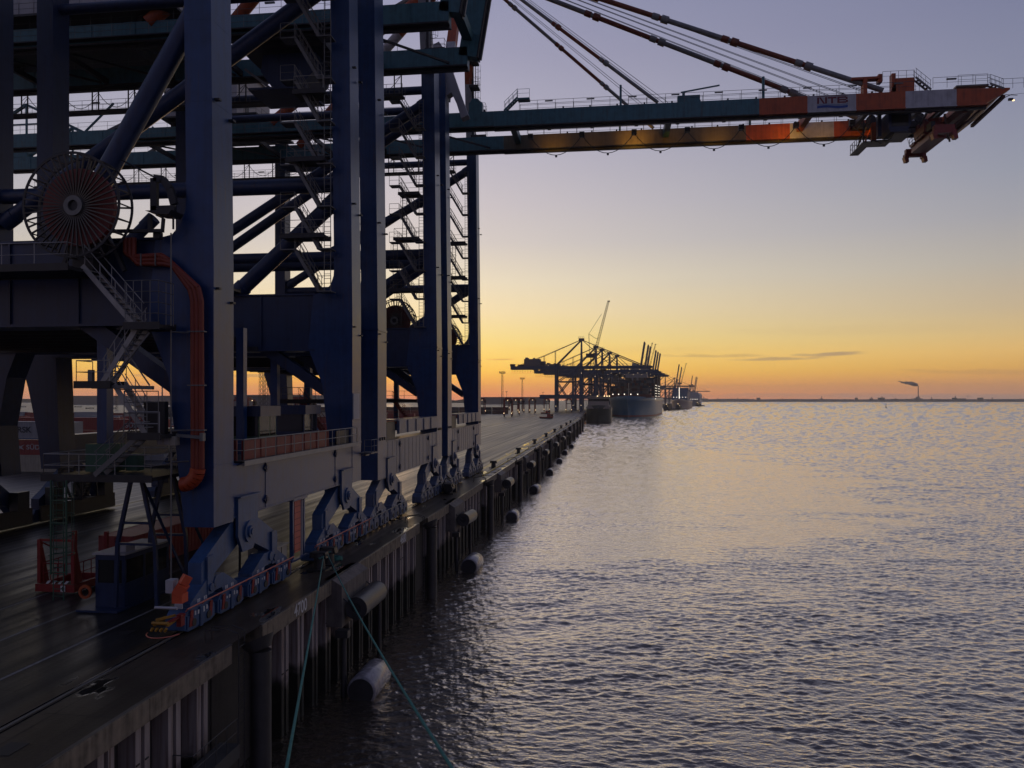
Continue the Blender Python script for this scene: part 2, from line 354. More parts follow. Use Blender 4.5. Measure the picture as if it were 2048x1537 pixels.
    def build(s, name, mats, parent=None):
        me = bpy.data.meshes.new(name); off = OFF.get(parent.name, Vector()) if parent else Vector()
        me.from_pydata([tuple(Vector(v)-off) for v in s.v], [], s.f)
        for m in (mats if isinstance(mats, (list, tuple)) else [mats]): me.materials.append(m)
        me.polygons.foreach_set('material_index', s.mi); me.polygons.foreach_set('use_smooth', s.sm); me.update()
        bm = bmesh.new(); bm.from_mesh(me); bmesh.ops.recalc_face_normals(bm, faces=bm.faces); bm.to_mesh(me); bm.free()
        o = bpy.data.objects.new(name, me); COL.objects.link(o)
        if parent: o.parent = parent; OFF[o.name] = off
        return o
def tag(o, label=None, cat=None, group=None, kind=None):
    if label: o['label'] = label
    if cat: o['category'] = cat
    if group: o['group'] = group
    if kind: o['kind'] = kind
    return o
def thing(name, label, cat, loc=(0,0,0), group=None):
    o = bpy.data.objects.new(name, None); COL.objects.link(o); o.location = loc; OFF[o.name] = Vector(loc); o.empty_display_size = .5
    return tag(o, label, cat, group)
def single(mb, name, mats, label, cat, loc=None, group=None, kind=None):
    """a thing that is one mesh, its origin at its base"""
    loc = Vector(loc) if loc else Vector()
    mb.v = [tuple(Vector(v)-loc) for v in mb.v]; o = mb.build(name, mats); o.location = loc
    return tag(o, label, cat, group, kind)
def dup(o, loc=None, rotz=None, label=None, parent=None, scale=None):
    c = o.copy(); COL.objects.link(c)
    if parent: c.parent = parent
    if loc is not None: c.location = loc
    if rotz is not None: c.rotation_euler = (0, 0, rotz)
    if scale: c.scale = (scale,)*3
    if label: c['label'] = label
    for ch in list(o.children): dup(ch, parent=c)
    return c
def text_mesh(txt, size, name, m, parent, origin, xdir, ydir, extr=.01, sx=1.0, align='CENTER', bold=.014):
    """raised lettering as a mesh part: origin, reading direction and up direction in world axes"""
    cu = bpy.data.curves.new(name, 'FONT'); cu.body = txt; cu.size = size; cu.extrude = extr; cu.align_x = align; cu.align_y = 'CENTER'; cu.offset = size*bold
    tmp = bpy.data.objects.new(name+'_tmp', cu); COL.objects.link(tmp); bpy.context.view_layer.update()
    me = bpy.data.meshes.new_from_object(tmp.evaluated_get(bpy.context.evaluated_depsgraph_get()))
    bpy.data.objects.remove(tmp); bpy.data.curves.remove(cu)
    xd, yd = Vector(xdir), Vector(ydir); zd = xd.cross(yd); off = OFF.get(parent.name, Vector()) if parent else Vector(); og = Vector(origin)-off
    for v in me.vertices: c = v.co.copy(); v.co = og+xd*c.x*sx+yd*c.y+zd*c.z
    me.materials.clear(); me.materials.append(m)
    o = bpy.data.objects.new(name, me); COL.objects.link(o)
    if parent: o.parent = parent; OFF[o.name] = off
    return o
def dirv(px): r = px-CX; return r*CYW-F*SY, r*SY+F*CYW
def atY(px, py, Y): a, b = dirv(px); return Vector((a/b*Y, Y, CAMZ+(HZ-py)/b*Y))
def atZ(px, py, z): a, b = dirv(px); t = (z-CAMZ)/(HZ-py); return Vector((a*t, b*t, z))
# ================================================================== SETTING
EDGE = [(-15.3,-60),(-15.3,400),(-20.0,600),(9.5,858),(54,1200),(98,1533),(166,1930),(300,2800),(322,3000),(190,3300),(-500,5000)]
mb = MB(); vs = []; fs = []
path = [(x-.09, y) for x, y in EDGE]
for x, y in path: vs += [(x, y, 0), (-150 if y < 3000 else x-200, y, 0), (-5000, y, 0)]
for i in range(len(path)-1):
    a = 3*i; fs += [(a,a+3,a+4,a+1), (a+1,a+4,a+5,a+2)]
mb.add(vs, fs); tag(mb.build('quay_apron', DECK), kind='structure')
import numpy as np
def river():
    rg = np.random.RandomState(5)
    az = np.radians(np.arange(-38, 38.001, .07)); r = [13.0]
    while r[-1] < 12000: r.append(r[-1]+max(.07, r[-1]**2/23000*(1 if r[-1] < 500 else 1.6)))
    r = np.array(r); dr = np.gradient(r); A, Rr = np.meshgrid(az, r); X0 = Rr*np.sin(A); Y0 = Rr*np.cos(A); D = np.repeat(dr[:, None], len(az), 1)
    def soft(v, a, b): t = np.clip((v-a)/(b-a), 0, 1); return t*t*(3-2*t)
    def blobs(x, y, sx, sy, n, seed):            # smooth random field, about -1..1
        q = np.random.RandomState(seed); o = np.zeros_like(x)
        for _ in range(n):
            th = q.uniform(0, 2*np.pi); k = q.uniform(.5, 1.6)*2*np.pi; o += np.sin(k*(x/sx*np.cos(th)+y/sy*np.sin(th))+q.uniform(0, 6.28)+1.3*np.sin(k*.37*(x/sx-y/sy)+q.uniform(0, 6.28)))
        return o/np.sqrt(n)*.9
    f1 = blobs(X0, Y0, 60, 26, 9, 1); f2 = blobs(X0, Y0, 420, 150, 9, 2); f3 = blobs(X0, Y0, 14, 8, 8, 3)
    e = np.sqrt(((X0-2)/46)**2+((Y0-175)/98)**2)+.20*f1+.09*f3       # slick lee of the moored ships
    k = .92+.20*f3*.5+.13*f1
    k *= .36+.70*soft(e, .62, 1.16)
    k *= 1-.62*np.exp(-((e-.80-.10*f1)/.15)**2)*soft(X0, -4, 22)
    streak = soft(blobs(X0, Y0, 700, 95, 9, 4)+.35*f1, .95, 1.5)*soft(Y0, 120, 260); k *= 1-.62*streak
    k *= 1+.16*f2
    for bx, by, ra, rb, am in ((6.6,37.0,2.6,2.1,.72),(13.5,43.5,3.2,2.4,.45),(4.2,42.0,2.2,1.8,.40),(12,36,2.4,1.8,.35)):
        d = np.sqrt(((X0-bx)/ra)**2+((Y0-by)/rb)**2)+.16*f3; k *= 1-am*(1-soft(d, .65, 1.1)); k += .45*np.exp(-((d-1.15)/.16)**2)*am
    k = np.clip(k, .12, 1.5)
    n = 84; X = X0.copy(); Y = Y0.copy(); Z = np.zeros_like(X0); var = np.full_like(X0, .03**2)
    warp = .35*f3
    for i in range(n):
        lam = .20*10**((i+rg.uniform())/n); th = np.radians(-90+rg.normal(6, 36)); s = .175*np.sqrt(2/n)*(1.2 if lam < .9 else .62)
        w = soft(lam/D, .8, 1.8); kk = 2*np.pi/lam; c, sn = np.cos(th), np.sin(th); ph = kk*(X0*c+Y0*sn)+rg.uniform(0, 6.28)+warp
        a = s/kk*k*w; Z += a*np.cos(ph); X -= .85*a*c*np.sin(ph); Y -= .85*a*sn*np.sin(ph); var += (s*k)**2/2*(1-w*w)
    for i in range(26):                            # longer, lower wind waves out in the stream
        lam = 3.0*9**((i+rg.uniform())/26); th = np.radians(-90+rg.normal(4, 24)); s = .026*np.sqrt(2/26); w = soft(lam/D, .8, 1.8)*(.4+.6*soft(Y0, 60, 240)); kk = 2*np.pi/lam
        Z += s/kk*k*w*np.cos(kk*(X0*np.cos(th)+Y0*np.sin(th))+rg.uniform(0, 6.28)+2*f3)
    res = np.sqrt(var); g1 = rg.normal(size=X0.shape)
    def blur(a, n): return sum(np.roll(a, j, 1) for j in range(-n, n+1))/np.sqrt(2*n+1)
    g1 = .95*blur(g1, 1)+.30*blur(rg.normal(size=X0.shape), 3)+.10*f3
    ty = -np.clip(res*(.36+.46*g1), -.06, .15); tx = res*.25*rg.normal(size=X0.shape)
    tilt = np.stack([tx+ty*np.sin(A), ty*np.cos(A), 0*tx], -1)
    rough = np.clip(np.sqrt(np.sqrt(.8*var))*(1+.12*f3), .05, .17)
    nr, na = X.shape; co = np.empty((nr*na, 3), np.float32); co[:, 0] = X.ravel(); co[:, 1] = Y.ravel(); co[:, 2] = Z.ravel()-6.2
    idx = np.arange(nr*na).reshape(nr, na); q = np.stack([idx[:-1, :-1], idx[:-1, 1:], idx[1:, 1:], idx[1:, :-1]], -1).reshape(-1, 4)
    mx = X0[:-1, :-1].ravel(); my = Y0[:-1, :-1].ravel(); q = q[~((mx < -17.2) & (my < 560)) & ~((mx < -60) & (my < 5000))]
    me = bpy.data.meshes.new('river_water'); me.vertices.add(nr*na); me.vertices.foreach_set('co', co.ravel())
    me.loops.add(q.size); me.loops.foreach_set('vertex_index', q.ravel().astype(np.int32)); me.polygons.add(len(q)); me.polygons.foreach_set('loop_start', np.arange(0, q.size, 4, dtype=np.int32)); me.polygons.foreach_set('loop_total', np.full(len(q), 4, np.int32))
    me.polygons.foreach_set('use_smooth', np.ones(len(q), bool)); me.update(calc_edges=True)
    tt = me.attributes.new('tilt', 'FLOAT_VECTOR', 'POINT'); tt.data.foreach_set('vector', tilt.reshape(-1).astype(np.float32))
    at = me.attributes.new('ruffle', 'FLOAT', 'POINT'); at.data.foreach_set('value', rough.ravel().astype(np.float32)); me.materials.append(WATER)
    o = bpy.data.objects.new('river_water', me); COL.objects.link(o); return tag(o, kind='structure')
river()
mb = MB(); mb.add([(-17,-200,-7.4),(9000,-200,-7.4),(9000,14000,-7.4),(-17,14000,-7.4)], [(0,1,2,3)]); tag(mb.build('river_depth', WATERF), kind='structure')
# lane markings, rail slots
mb = MB()
def strip(x, w, y0, y1, z=.005): mb.add([(x-w/2,y0,z),(x+w/2,y0,z),(x+w/2,y1,z),(x-w/2,y1,z)], [(0,1,2,3)])
for x in (-21.6,-25.1,-28.8,-32.4,-36.0,-39.6,-43.0): strip(x, .14, -20, 420)
for x in (-52,-58,-64): strip(x, .16, 10, 560)
tag(mb.build('lane_marking', mat('worn_marking', (.20,.20,.195), .65, var=.5, scale=.6)), kind='structure')
mb = MB()
for x in (-18.3, -46.0):
    for d in (-.16, .16): strip(x+d, .07, -40, 600, .006)
tag(mb.build('rail_slot', mat('rail_slot_wet', (.012,.011,.010), .08, var=.1)), kind='structure')
for x, lb in ((-18.3,'polished steel crane rail set into the quay near its water edge'), (-46.0,'polished steel crane rail on the land side of the lanes')):
    mb = MB(); mb.box(x-.045, x+.045, -40, 600, 0, .03); single(mb, 'crane_rail', STEEL, lb, 'rail', (x, 0, 0), 'crane rails along the quay')
mb = MB()
for k in range(-6, 76): mb.add([(-17.9,k*5.6,.0035),(-15.5,k*5.6,.0035),(-15.5,k*5.6+.035,.0035),(-17.9,k*5.6+.035,.0035)], [(0,1,2,3)])
strip(-17.55, .03, -30, 400, .0035); strip(-20.2, .03, -30, 400, .0035)
for k in range(-4, 50): mb.add([(-44,k*8.0,.003),(-20.2,k*8.0,.003),(-20.2,k*8.0+.03,.003),(-44,k*8.0+.03,.003)], [(0,1,2,3)])
tag(mb.build('slab_joint', mat('joint_tar', (.008,.008,.008), .45, var=.2)), kind='structure')
# puddle that mirrors the sky by the front edge
# ------------------------------------------------------------------ quay wall
qw = thing('quay_wall', 'long weathered concrete and sheet pile quay wall dropping to the river', 'quay wall', (-15.3, 0, -6.2))
PITCH = 31.0; RECY = [31.0+PITCH*k for k in range(-1, 13)]; FENY = [43.2+PITCH*k for k in range(-1, 13)]
mb = MB(); y = -40.0
bounds = []
for r in RECY: bounds.append((y, r-1.35)); y = r+1.35
bounds.append((y, 400))
seg_rng = random.Random(3)
for a, b in bounds:
    k = max(1, round((b-a)/5.6)); 
    for i in range(k):
        j = seg_rng.uniform(-.012, .012)
        p = a+(b-a)*i/k+.02; q = a+(b-a)*(i+1)/k-.02
        mb.prism([(-16.3,-.76),(-15.3+j,-.76),(-15.3+j,-.05),(-15.34+j,-.01),(-16.3,-.01)], 'y', p, q)
mb.build('cap_beam', mat('cap_concrete', (.20,.165,.12), .8, var=.65, scale=2.2, bump=.6), qw)
mb = MB()
for a, b in bounds: mb.box(-15.43, -15.285, a, b, .004, .03)
mb.build('edge_strip', mat('edge_steel', (.16,.15,.14), .3, .6, var=.4), qw)
mb = MB()
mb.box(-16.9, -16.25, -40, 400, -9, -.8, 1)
y = -39.0
while y < 400:
    if min(abs(y-r) for r in RECY) > 1.7:
        for o in (0, .50):
            mb.box(-16.26, -15.62, y+o, y+o+.30, -9, -.77)
            if (int(y*3.7) % 3) == 0: mb.box(-15.62, -15.59, y+o+.02, y+o+.2, -1.9-(y % 1.3), -1.84-(y % 1.3), 1)
    y += 1.9
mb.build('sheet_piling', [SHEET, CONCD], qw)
mb = MB()
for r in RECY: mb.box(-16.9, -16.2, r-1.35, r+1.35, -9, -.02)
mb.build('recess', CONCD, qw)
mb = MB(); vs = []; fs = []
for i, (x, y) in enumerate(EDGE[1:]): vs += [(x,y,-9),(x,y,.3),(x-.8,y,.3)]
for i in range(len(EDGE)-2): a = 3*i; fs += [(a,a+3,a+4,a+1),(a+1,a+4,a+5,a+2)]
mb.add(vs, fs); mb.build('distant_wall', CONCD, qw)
for f in FENY[:1]+FENY[1:]:
    pass
mb = MB()
for f in FENY: mb.box(-15.85, -14.72, f-2.3, f+2.3, -2.6, -.30); mb.prism([(-15.8,-.30),(-14.72,-.30),(-15.24,.0),(-15.8,.0)], 'y', f-2.3, f+2.3)
mb.build('fender_block', mat('block_concrete', (.15,.13,.115), .8, var=.5, bump=.5), qw)
for y, t in ((36.6,'4700'),(55.6,'4680'),(74.6,'4660')):
    text_mesh(t, .86, 'painted_number', MARK, qw, (-15.284, y, -.37), (0,1,0), (0,0,1), .004, .92)
# yellow kerb on the far stretch of the quay
mb = MB(); mb.box(-16.62, -16.42, 99, 400, .0, .16); mb.build('yellow_kerb', mat('kerb_yellow', (.55,.42,.10), .5, var=.3), qw)
mb = MB()
y = 100.0
while y < 330: mb.box(-16.40, -15.55, y, y+.9, .022, .06); y += 4.4
mb.build('kerb_slab', PALEG, qw)
# tubular piles with plate caps + ladders in the recesses
for i, r in enumerate(RECY):
    y = r-.35
    if i == 1: nm = 'thick steel pile with plate cap rising nearest the camera beside the quay ladder'
    else: nm = 'thick steel mooring pile standing in a recess of the far quay wall'
    mb = MB(); mb.tube((-14.55,y,-9),(-14.55,y,-.5), .43, 20); mb.tube((-14.55,y,-.5),(-14.75,y+.05,-.06), .44, 20, 0, .74)
    o = single(mb, 'steel_pile', PILE, nm, 'pile', (-14.55,y,-6.2), 'tubular piles along the quay')
    mb = MB(); mb.ladder(-15.05, r-1.05, -8, .05, 'x', False, w=.5); 
    for k in (-.25,.25): mb.path([(-15.05,r-1.05+k,0),(-15.05,r-1.05+k,.45),(-15.6,r-1.05+k,.62),(-16.5,r-1.05+k,.5),(-16.5,r-1.05+k,0)], .028, 5)
    lb = 'steel quay ladder with hooped handrails nearest the camera' if i == 1 else 'steel quay ladder beside a tubular pile further along the wall'
    single(mb, 'quay_ladder', PILE, lb, 'ladder', (-15.05,r-1.05,-6.2), 'ladders down the quay wall')
# fenders
def fender(y):
    mb = MB(); mb.tube((-14.02,y-1.95,-1.6),(-14.02,y+1.95,-1.6), .62, 24, 0, caps=False)
    for e in (-1.95, 1.95): mb.ring((-14.02,y+e,-1.6),'y',.46,.34,.03,24); mb.disc((-14.02,y+e*.985,-1.6),'y',.31,.02,16,1)
    mb.tube((-14.02,y-2.05,-1.6),(-14.8,y-2.05,-1.0),.035,5,1); mb.tube((-14.02,y+2.05,-1.6),(-14.8,y+2.05,-1.0),.035,5,1)
    return mb
def floater(y):
    mb = MB(); R = .82; prof = [(-1.55,.0),(-1.55,.66),(-1.5,.78),(-1.42,R),(1.42,R),(1.5,.78),(1.55,.66),(1.55,0)]
    n = 28; vs = []
    for (t, r) in prof:
        for i in range(n): a = 2*math.pi*i/n; vs.append((-13.35+r*math.cos(a), y+t, -5.75+r*math.sin(a)))
    fs = [(k*n+i, k*n+(i+1) % n, (k+1)*n+(i+1) % n, (k+1)*n+i) for k in range(len(prof)-1) for i in range(n)]
    mb.add(vs, fs, 0, True); mb.disc((-13.35,y-1.56,-5.75),'y',.70,.05,20,1); return mb  # near end only: its shade painted as a black disc
FLOAT = mat('floating_fender', (.30,.28,.29), .26, var=.35, streak=False, scale=2.5, bump=.25)
ORD = ['nearest the ladder and the painted 4700', 'second from the camera', 'third from the camera']
fprev = None
for i, f in enumerate(FENY[1:9]):
    lb = 'black rubber cylinder fender on its concrete block, '+(ORD[i] if i < 3 else 'small in the distance')
    if i == 0:
        fo = single(fender(f), 'rubber_fender', [RUBBER, DARK], lb, 'fender', (-14.02,f,-2.2), 'cylinder fenders hung on the quay')
        fl = single(floater(f-1.6), 'floating_fender', [FLOAT, RUBBER], 'grey floating drum fender at the waterline, '+ORD[0], 'fender', (-13.35,f-1.6,-6.6), 'drum fenders floating at the quay')
    else:
        j = random.Random(i*5+1); fc = dup(fo, (-14.02+j.uniform(-.05,.05),f+j.uniform(-.35,.35),-2.2+j.uniform(-.12,.12)), label=lb); fc.rotation_euler = (j.uniform(-.06,.06),0,j.uniform(-.03,.03)); dup(fl, (-13.35+j.uniform(-.1,.35),f-1.6+j.uniform(-.7,.7),-6.6+j.uniform(-.12,.08)), rotz=j.uniform(-.12,.12), label='grey floating drum fender at the waterline, '+(ORD[i] if i < 3 else 'small in the distance'))
    if i < 5:
        gl = ORD[i] if i < 3 else 'small in the distance'
        mb = MB(); mb.tube((-14.5,f-2.6,-9),(-14.5,f-2.6,-2.7),.16,12); mb.beam((-14.9,f-2.6,-2.8),(-14.2,f-2.6,-2.8),.5,.4)
        single(mb, 'guide_pile', PILE, 'near guide pile of the floating fender '+gl, 'guide pile', (-14.5,f-2.6,-6.2), 'guide piles of the floating fenders')
        mb = MB(); mb.tube((-14.2,f+2.9,-9),(-14.2,f+2.9,-2.2),.14,12); mb.beam((-15.6,f+2.9,-2.4),(-14.1,f+2.9,-2.4),.3,.3)
        single(mb, 'guide_pile', PILE, 'thin far guide pile of the floating fender '+gl, 'guide pile', (-14.2,f+2.9,-6.2), 'guide piles of the floating fenders')
# bollards
def bollard(y, x=-17.0):
    mb = MB(); mb.box(x-.55,x+.55,y-.55,y+.55,0,.08); mb.tube((x,y,.08),(x,y,.75),.36,20,0,.30); mb.tube((x,y,.75),(x,y,1.0),.46,20,0,.42); mb.prism([(x-.52,.70),(x+.52,.70),(x+.45,1.04),(x-.45,1.04)],'y',y-.26,y+.26)
    return mb
BY = [43.4, 80, 111, 141.5, 172, 203, 234, 265, 296, 327]
for i, y in enumerate(BY):
    lb = ['squat iron bollard with the green mooring ropes made fast', 'squat iron bollard on the quay edge beside the second crane pair', 'squat iron bollard just beyond the last near crane leg'][i] if i < 3 else 'squat iron bollard further along the far quay edge'
    if i == 0: bo = single(bollard(y), 'bollard', DARK, lb, 'bollard', (-17,y,0), 'bollards along the quay edge')
    else: dup(bo, (-17,y,0), label=lb)
# second, double-headed bollard next to the first (the pair holds the ropes)
dup(bo, (-17.0,44.9,0), label='squat iron bollard just behind the one holding the ropes')
mb = MB()
mb.tube((-17.3,80,.05),(-17.3,80,.9),.3,12); mb.box(-17.6,-16.6,79.2,80.9,.75,1.1); mb.tube((-16.9,79.3,.6),(-16.9,80.8,.6),.4,14); mb.path([(-17.5,79.4,1.1),(-17.2,79.2,1.7),(-16.8,79.8,1.6),(-17.4,80.6,1.9),(-17.1,81,1.2)],.05,5)
mb.box(-17.7,-16.5,81.2,81.8,0,.8)
single(mb, 'mooring_winch', DARK, 'dark mooring winch cluttering the quay edge by the bogies', 'winch', (-17.2,80,0))
# green mooring ropes running down to the camera's ship
def rope(a, b, sag, lb):
    a, b = Vector(a), Vector(b); n = 26; pts = [a.lerp(b, i/n)-Vector((0,0,sag*4*(i/n)*(1-i/n))) for i in range(n+1)]
    mb = MB(); mb.path([a+Vector((.1,.3,.1)), a+Vector((-.42,.1,-.05)), a+Vector((-.1,-.36,-.1))]+[pts[0]], .045, 6); mb.path(pts, .030, 8)
    single(mb, 'mooring_rope', ROPE, lb, 'rope', (a.x,a.y,0), 'green mooring ropes')
pa, pb = Vector((-16.65,43.2,.85)), Vector((-16.6,43.7,.85))
ea = atY(572,1537,12.0); eb = atY(915,1537,12.0)
rope(pa, pa+(ea-pa)*1.12, .10, 'teal green mooring rope running almost straight down, left of the pair')
rope(pb, pb+(eb-pb)*1.12, .35, 'teal green mooring rope slanting right across the dark water')
# small service landing under the cap by the first ladder
mb = MB(); mb.box(-15.55,-14.7,25.6,29.1,-4.3,-3.75); mb.rail([(-14.75,25.7,-3.75),(-14.75,29.0,-3.75)],1.05,.8); mb.rail([(-15.5,25.7,-3.75),(-14.75,25.7,-3.75)],1.05,.8)
single(mb, 'service_landing', [mat('landing_steel', (.06,.058,.055), .7, var=.3)], 'small railed service landing low on the quay wall left of the ladder', 'landing', (-15.2,27,-4.3))
# manhole cover and stains
mb = MB(); mb.box(-17.35,-16.75,19.6,20.4,.004,.012); single(mb, 'manhole_cover', DARK, 'square iron manhole cover in the near quay concrete', 'cover', (-17,20,0))
# ================================================================== GANTRY CRANES
RX = -18.3
def bogie_set(root, yb, col, seed, first=False):
    x0, x1 = -18.72, -17.86
    br = MB()
    br.prism([(yb-1.05,5.25),(yb+1.0,5.25),(yb+1.0,3.2),(yb+.5,2.6),(yb-.6,2.6),(yb-1.05,3.4)], 'x', -17.84, -17.70); br.prism([(yb-1.05,4.45),(yb+1.0,4.45),(yb+1.0,3.2),(yb+.5,2.6),(yb-.6,2.6),(yb-1.05,3.4)], 'x', -18.9, -18.75)
    br.box(-17.84,-17.55,yb-1.1,yb+1.05,5.25,5.32)
    br.disc((-17.65,yb,3.5),'x',.52,.10,24); br.disc((-17.58,yb,3.5),'x',.30,.16,20); br.disc((-17.50,yb,3.5),'x',.16,.1,12)
    b = br.build('pivot_bracket', col, root)
    eq = MB()
    eq.prism([(yb-3.9,1.6),(yb-3.9,2.75),(yb-.9,4.3),(yb+.9,4.3),(yb+3.9,2.75),(yb+3.9,1.6),(yb+3.1,1.6),(yb+2.9,2.0),(yb+.6,2.95),(yb-.6,2.95),(yb-2.9,2.0),(yb-3.1,1.6)], 'x', -18.62, -17.98)
    for s in (-1, 1):
        eq.box(-17.98,-17.86,yb+s*3.3-.28,yb+s*3.3+.28,1.25,2.95); eq.disc((-17.84,yb+s*3.3,1.55),'x',.18,.1,14)
    eq.build('equalizer_beam', col, root)
    for s in (-1, 1):
        c = yb+s*2.85
        su = MB(); su.prism([(c-2.1,.98),(c-2.1,1.22),(c-.75,1.95),(c+.75,1.95),(c+2.1,1.22),(c+2.1,.98),(c+.8,.98),(c+.6,1.3),(c-.6,1.3),(c-.8,.98)], 'x', -18.64, -17.90)
        su.disc((-17.86,c,1.7),'x',.24,.1,16)
        for k in (-1.5,-.95,.95,1.5): su.box(-17.90,-17.885,c+k-.045,c+k+.045,1.12,1.28,1); su.box(-17.90,-17.885,c+k+.1,c+k+.17,1.12,1.28,1)
        su.build('sub_equalizer', [col, MARK], root)
        for t in (-1, 1):
            g = c+t*1.38
            bg = MB(); bg.prism([(g-1.24,.22),(g-1.24,.75),(g-.9,1.06),(g+.9,1.06),(g+1.24,.75),(g+1.24,.22),(g+.95,.10),(g-.95,.10)], 'x', x0, x1)
            bg.box(x1,x1+.05,g-1.1,g-.15,.20,.78); bg.box(x1,x1+.05,g+.15,g+1.1,.20,.78); bg.box(x1,x1+.09,g-.12,g+.12,.1,.95)
            o = bg.build('bogie', col, root)
            for k in (-.62,.62): w = MB(); w.disc((-18.3,g+k,.36),'x',.34,.16,20); w.tube((-18.3,g+k,.40),(x1+.10,g+k,.42),.17,14); w.build('wheel', DARK, o)
            p = MB(); r = random.Random(seed+int(g*7))
            for k in (-.85,.75): p.prism([(g+k-.14,.30),(g+k+.12,.30),(g+k+.20,.98),(g+k-.02,.98)],'x',x1+.055,x1+.085)
            if first:
                q = MB()
                for k in (-.5,-.25,.2,.45): q.box(x1+.055,x1+.08,g+k-.05,g+k+.05,.62+.12*r.random(),.80+.1*r.random())
                q.build('marker_plate', MARK, o)
                p.build('red_plate', RED, o)
    hr = MB(); hr.tube((-17.72,yb-5.5,1.14),(-17.72,yb+5.5,1.14),.035,5)
    for k in range(9): hr.tube((-17.86,yb-5.4+k*1.35,1.0),(-17.72,yb-5.4+k*1.35,1.14),.025,4)
    hr.build('guard_rail', SALMON if first else STEEL, root)
def platform(root, x0, x1, y0, y1, z, col=DARK, sides='xXyY', name='platform'):
    m = MB(); m.box(x0,x1,y0,y1,z-.16,z); m.box(x0-.02,x1+.02,y0-.02,y0+.04,z-.22,z+.1); m.box(x0-.02,x1+.02,y1-.04,y1+.02,z-.22,z+.1)
    o = m.build(name, col, root); r = MB(); e = .06
    if 'y' in sides: r.rail([(x0+e,y0+e,z),(x1-e,y0+e,z)])
    if 'Y' in sides: r.rail([(x0+e,y1-e,z),(x1-e,y1-e,z)])
    if 'x' in sides: r.rail([(x0+e,y0+e,z),(x0+e,y1-e,z)])
    if 'X' in sides: r.rail([(x1-e,y0+e,z),(x1-e,y1-e,z)])
    r.build('railing', RAILG if root.name == 'gantry_crane' else STEEL, o); return o
def reel(root, x, y, z, s=1.0):
    m = MB(); m.disc((x,y+.28*s,z),'y',1.72*s,.22*s,48); o = m.build('cable_reel', [REDB], root)
    for d in (-.30, .62):
        m = MB(); m.ring((x,y+d*s,z),'y',2.27*s,.10*s,.06*s,64); m.build('rim', DARK, o)
    m = MB()
    for i in range(44):
        a = 2*math.pi*i/44; c, sn = math.cos(a), math.sin(a)
        p0 = Vector((x+.34*s*c, y-.05*s, z+.34*s*sn)); p1 = Vector((x+2.25*s*c, y-.30*s, z+2.25*s*sn)); m.beam(p0, p1, .055*s, .075*s, 0, (0,1,0))
        if i % 2 == 0: m.beam(Vector((x+2.25*s*c, y-.30*s, z+2.25*s*sn)), Vector((x+2.25*s*c, y+.62*s, z+2.25*s*sn)), .05*s, .05*s); m.beam(Vector((x+1.7*s*c,y+.5*s,z+1.7*s*sn)), Vector((x+2.25*s*c,y+.62*s,z+2.25*s*sn)), .07*s, .07*s, 0, (0,1,0))
    m.build('spokes', mat('reel_bronze', (.075,.065,.055), .5, .2, var=.3) if 'reel_bronze' not in MATS else MATS['reel_bronze'], o)
    m = MB(); m.ring((x,y-.12*s,z),'y',.34*s,.20*s,.16*s,28); m.disc((x,y-.04*s,z),'y',.28*s,.1*s,18,1); m.tube((x,y,z),(x,y+1.4*s,z),.14*s,12,1); m.build('hub', [STEEL, DARK], o)
    m = MB(); m.box(x-.5*s,x+.5*s,y+.45*s,y+1.5*s,z-2.9*s,z-.5*s); m.beam((x-1.6*s,y+1.1*s,z-2.7*s),(x-.2*s,y+1.1*s,z),.16*s); m.beam((x+1.6*s,y+1.1*s,z-2.7*s),(x+.2*s,y+1.1*s,z),.16*s)
    m.build('reel_stand', DARK, root)
def bands(m, p, q, r, cuts, n=10):
    """striped bar: cuts = [(t0, t1, material index)]"""
    p, q = Vector(p), Vector(q)
    for a, b, k in cuts:
        m.tube(p.lerp(q, a), p.lerp(q, b), r, n, k)
        if a > .02: m.tube(p.lerp(q, a-.008), p.lerp(q, a+.008), r*1.55, n, k); m.tube(p.lerp(q, a-.03), p.lerp(q, a-.014), r*1.3, n, k)
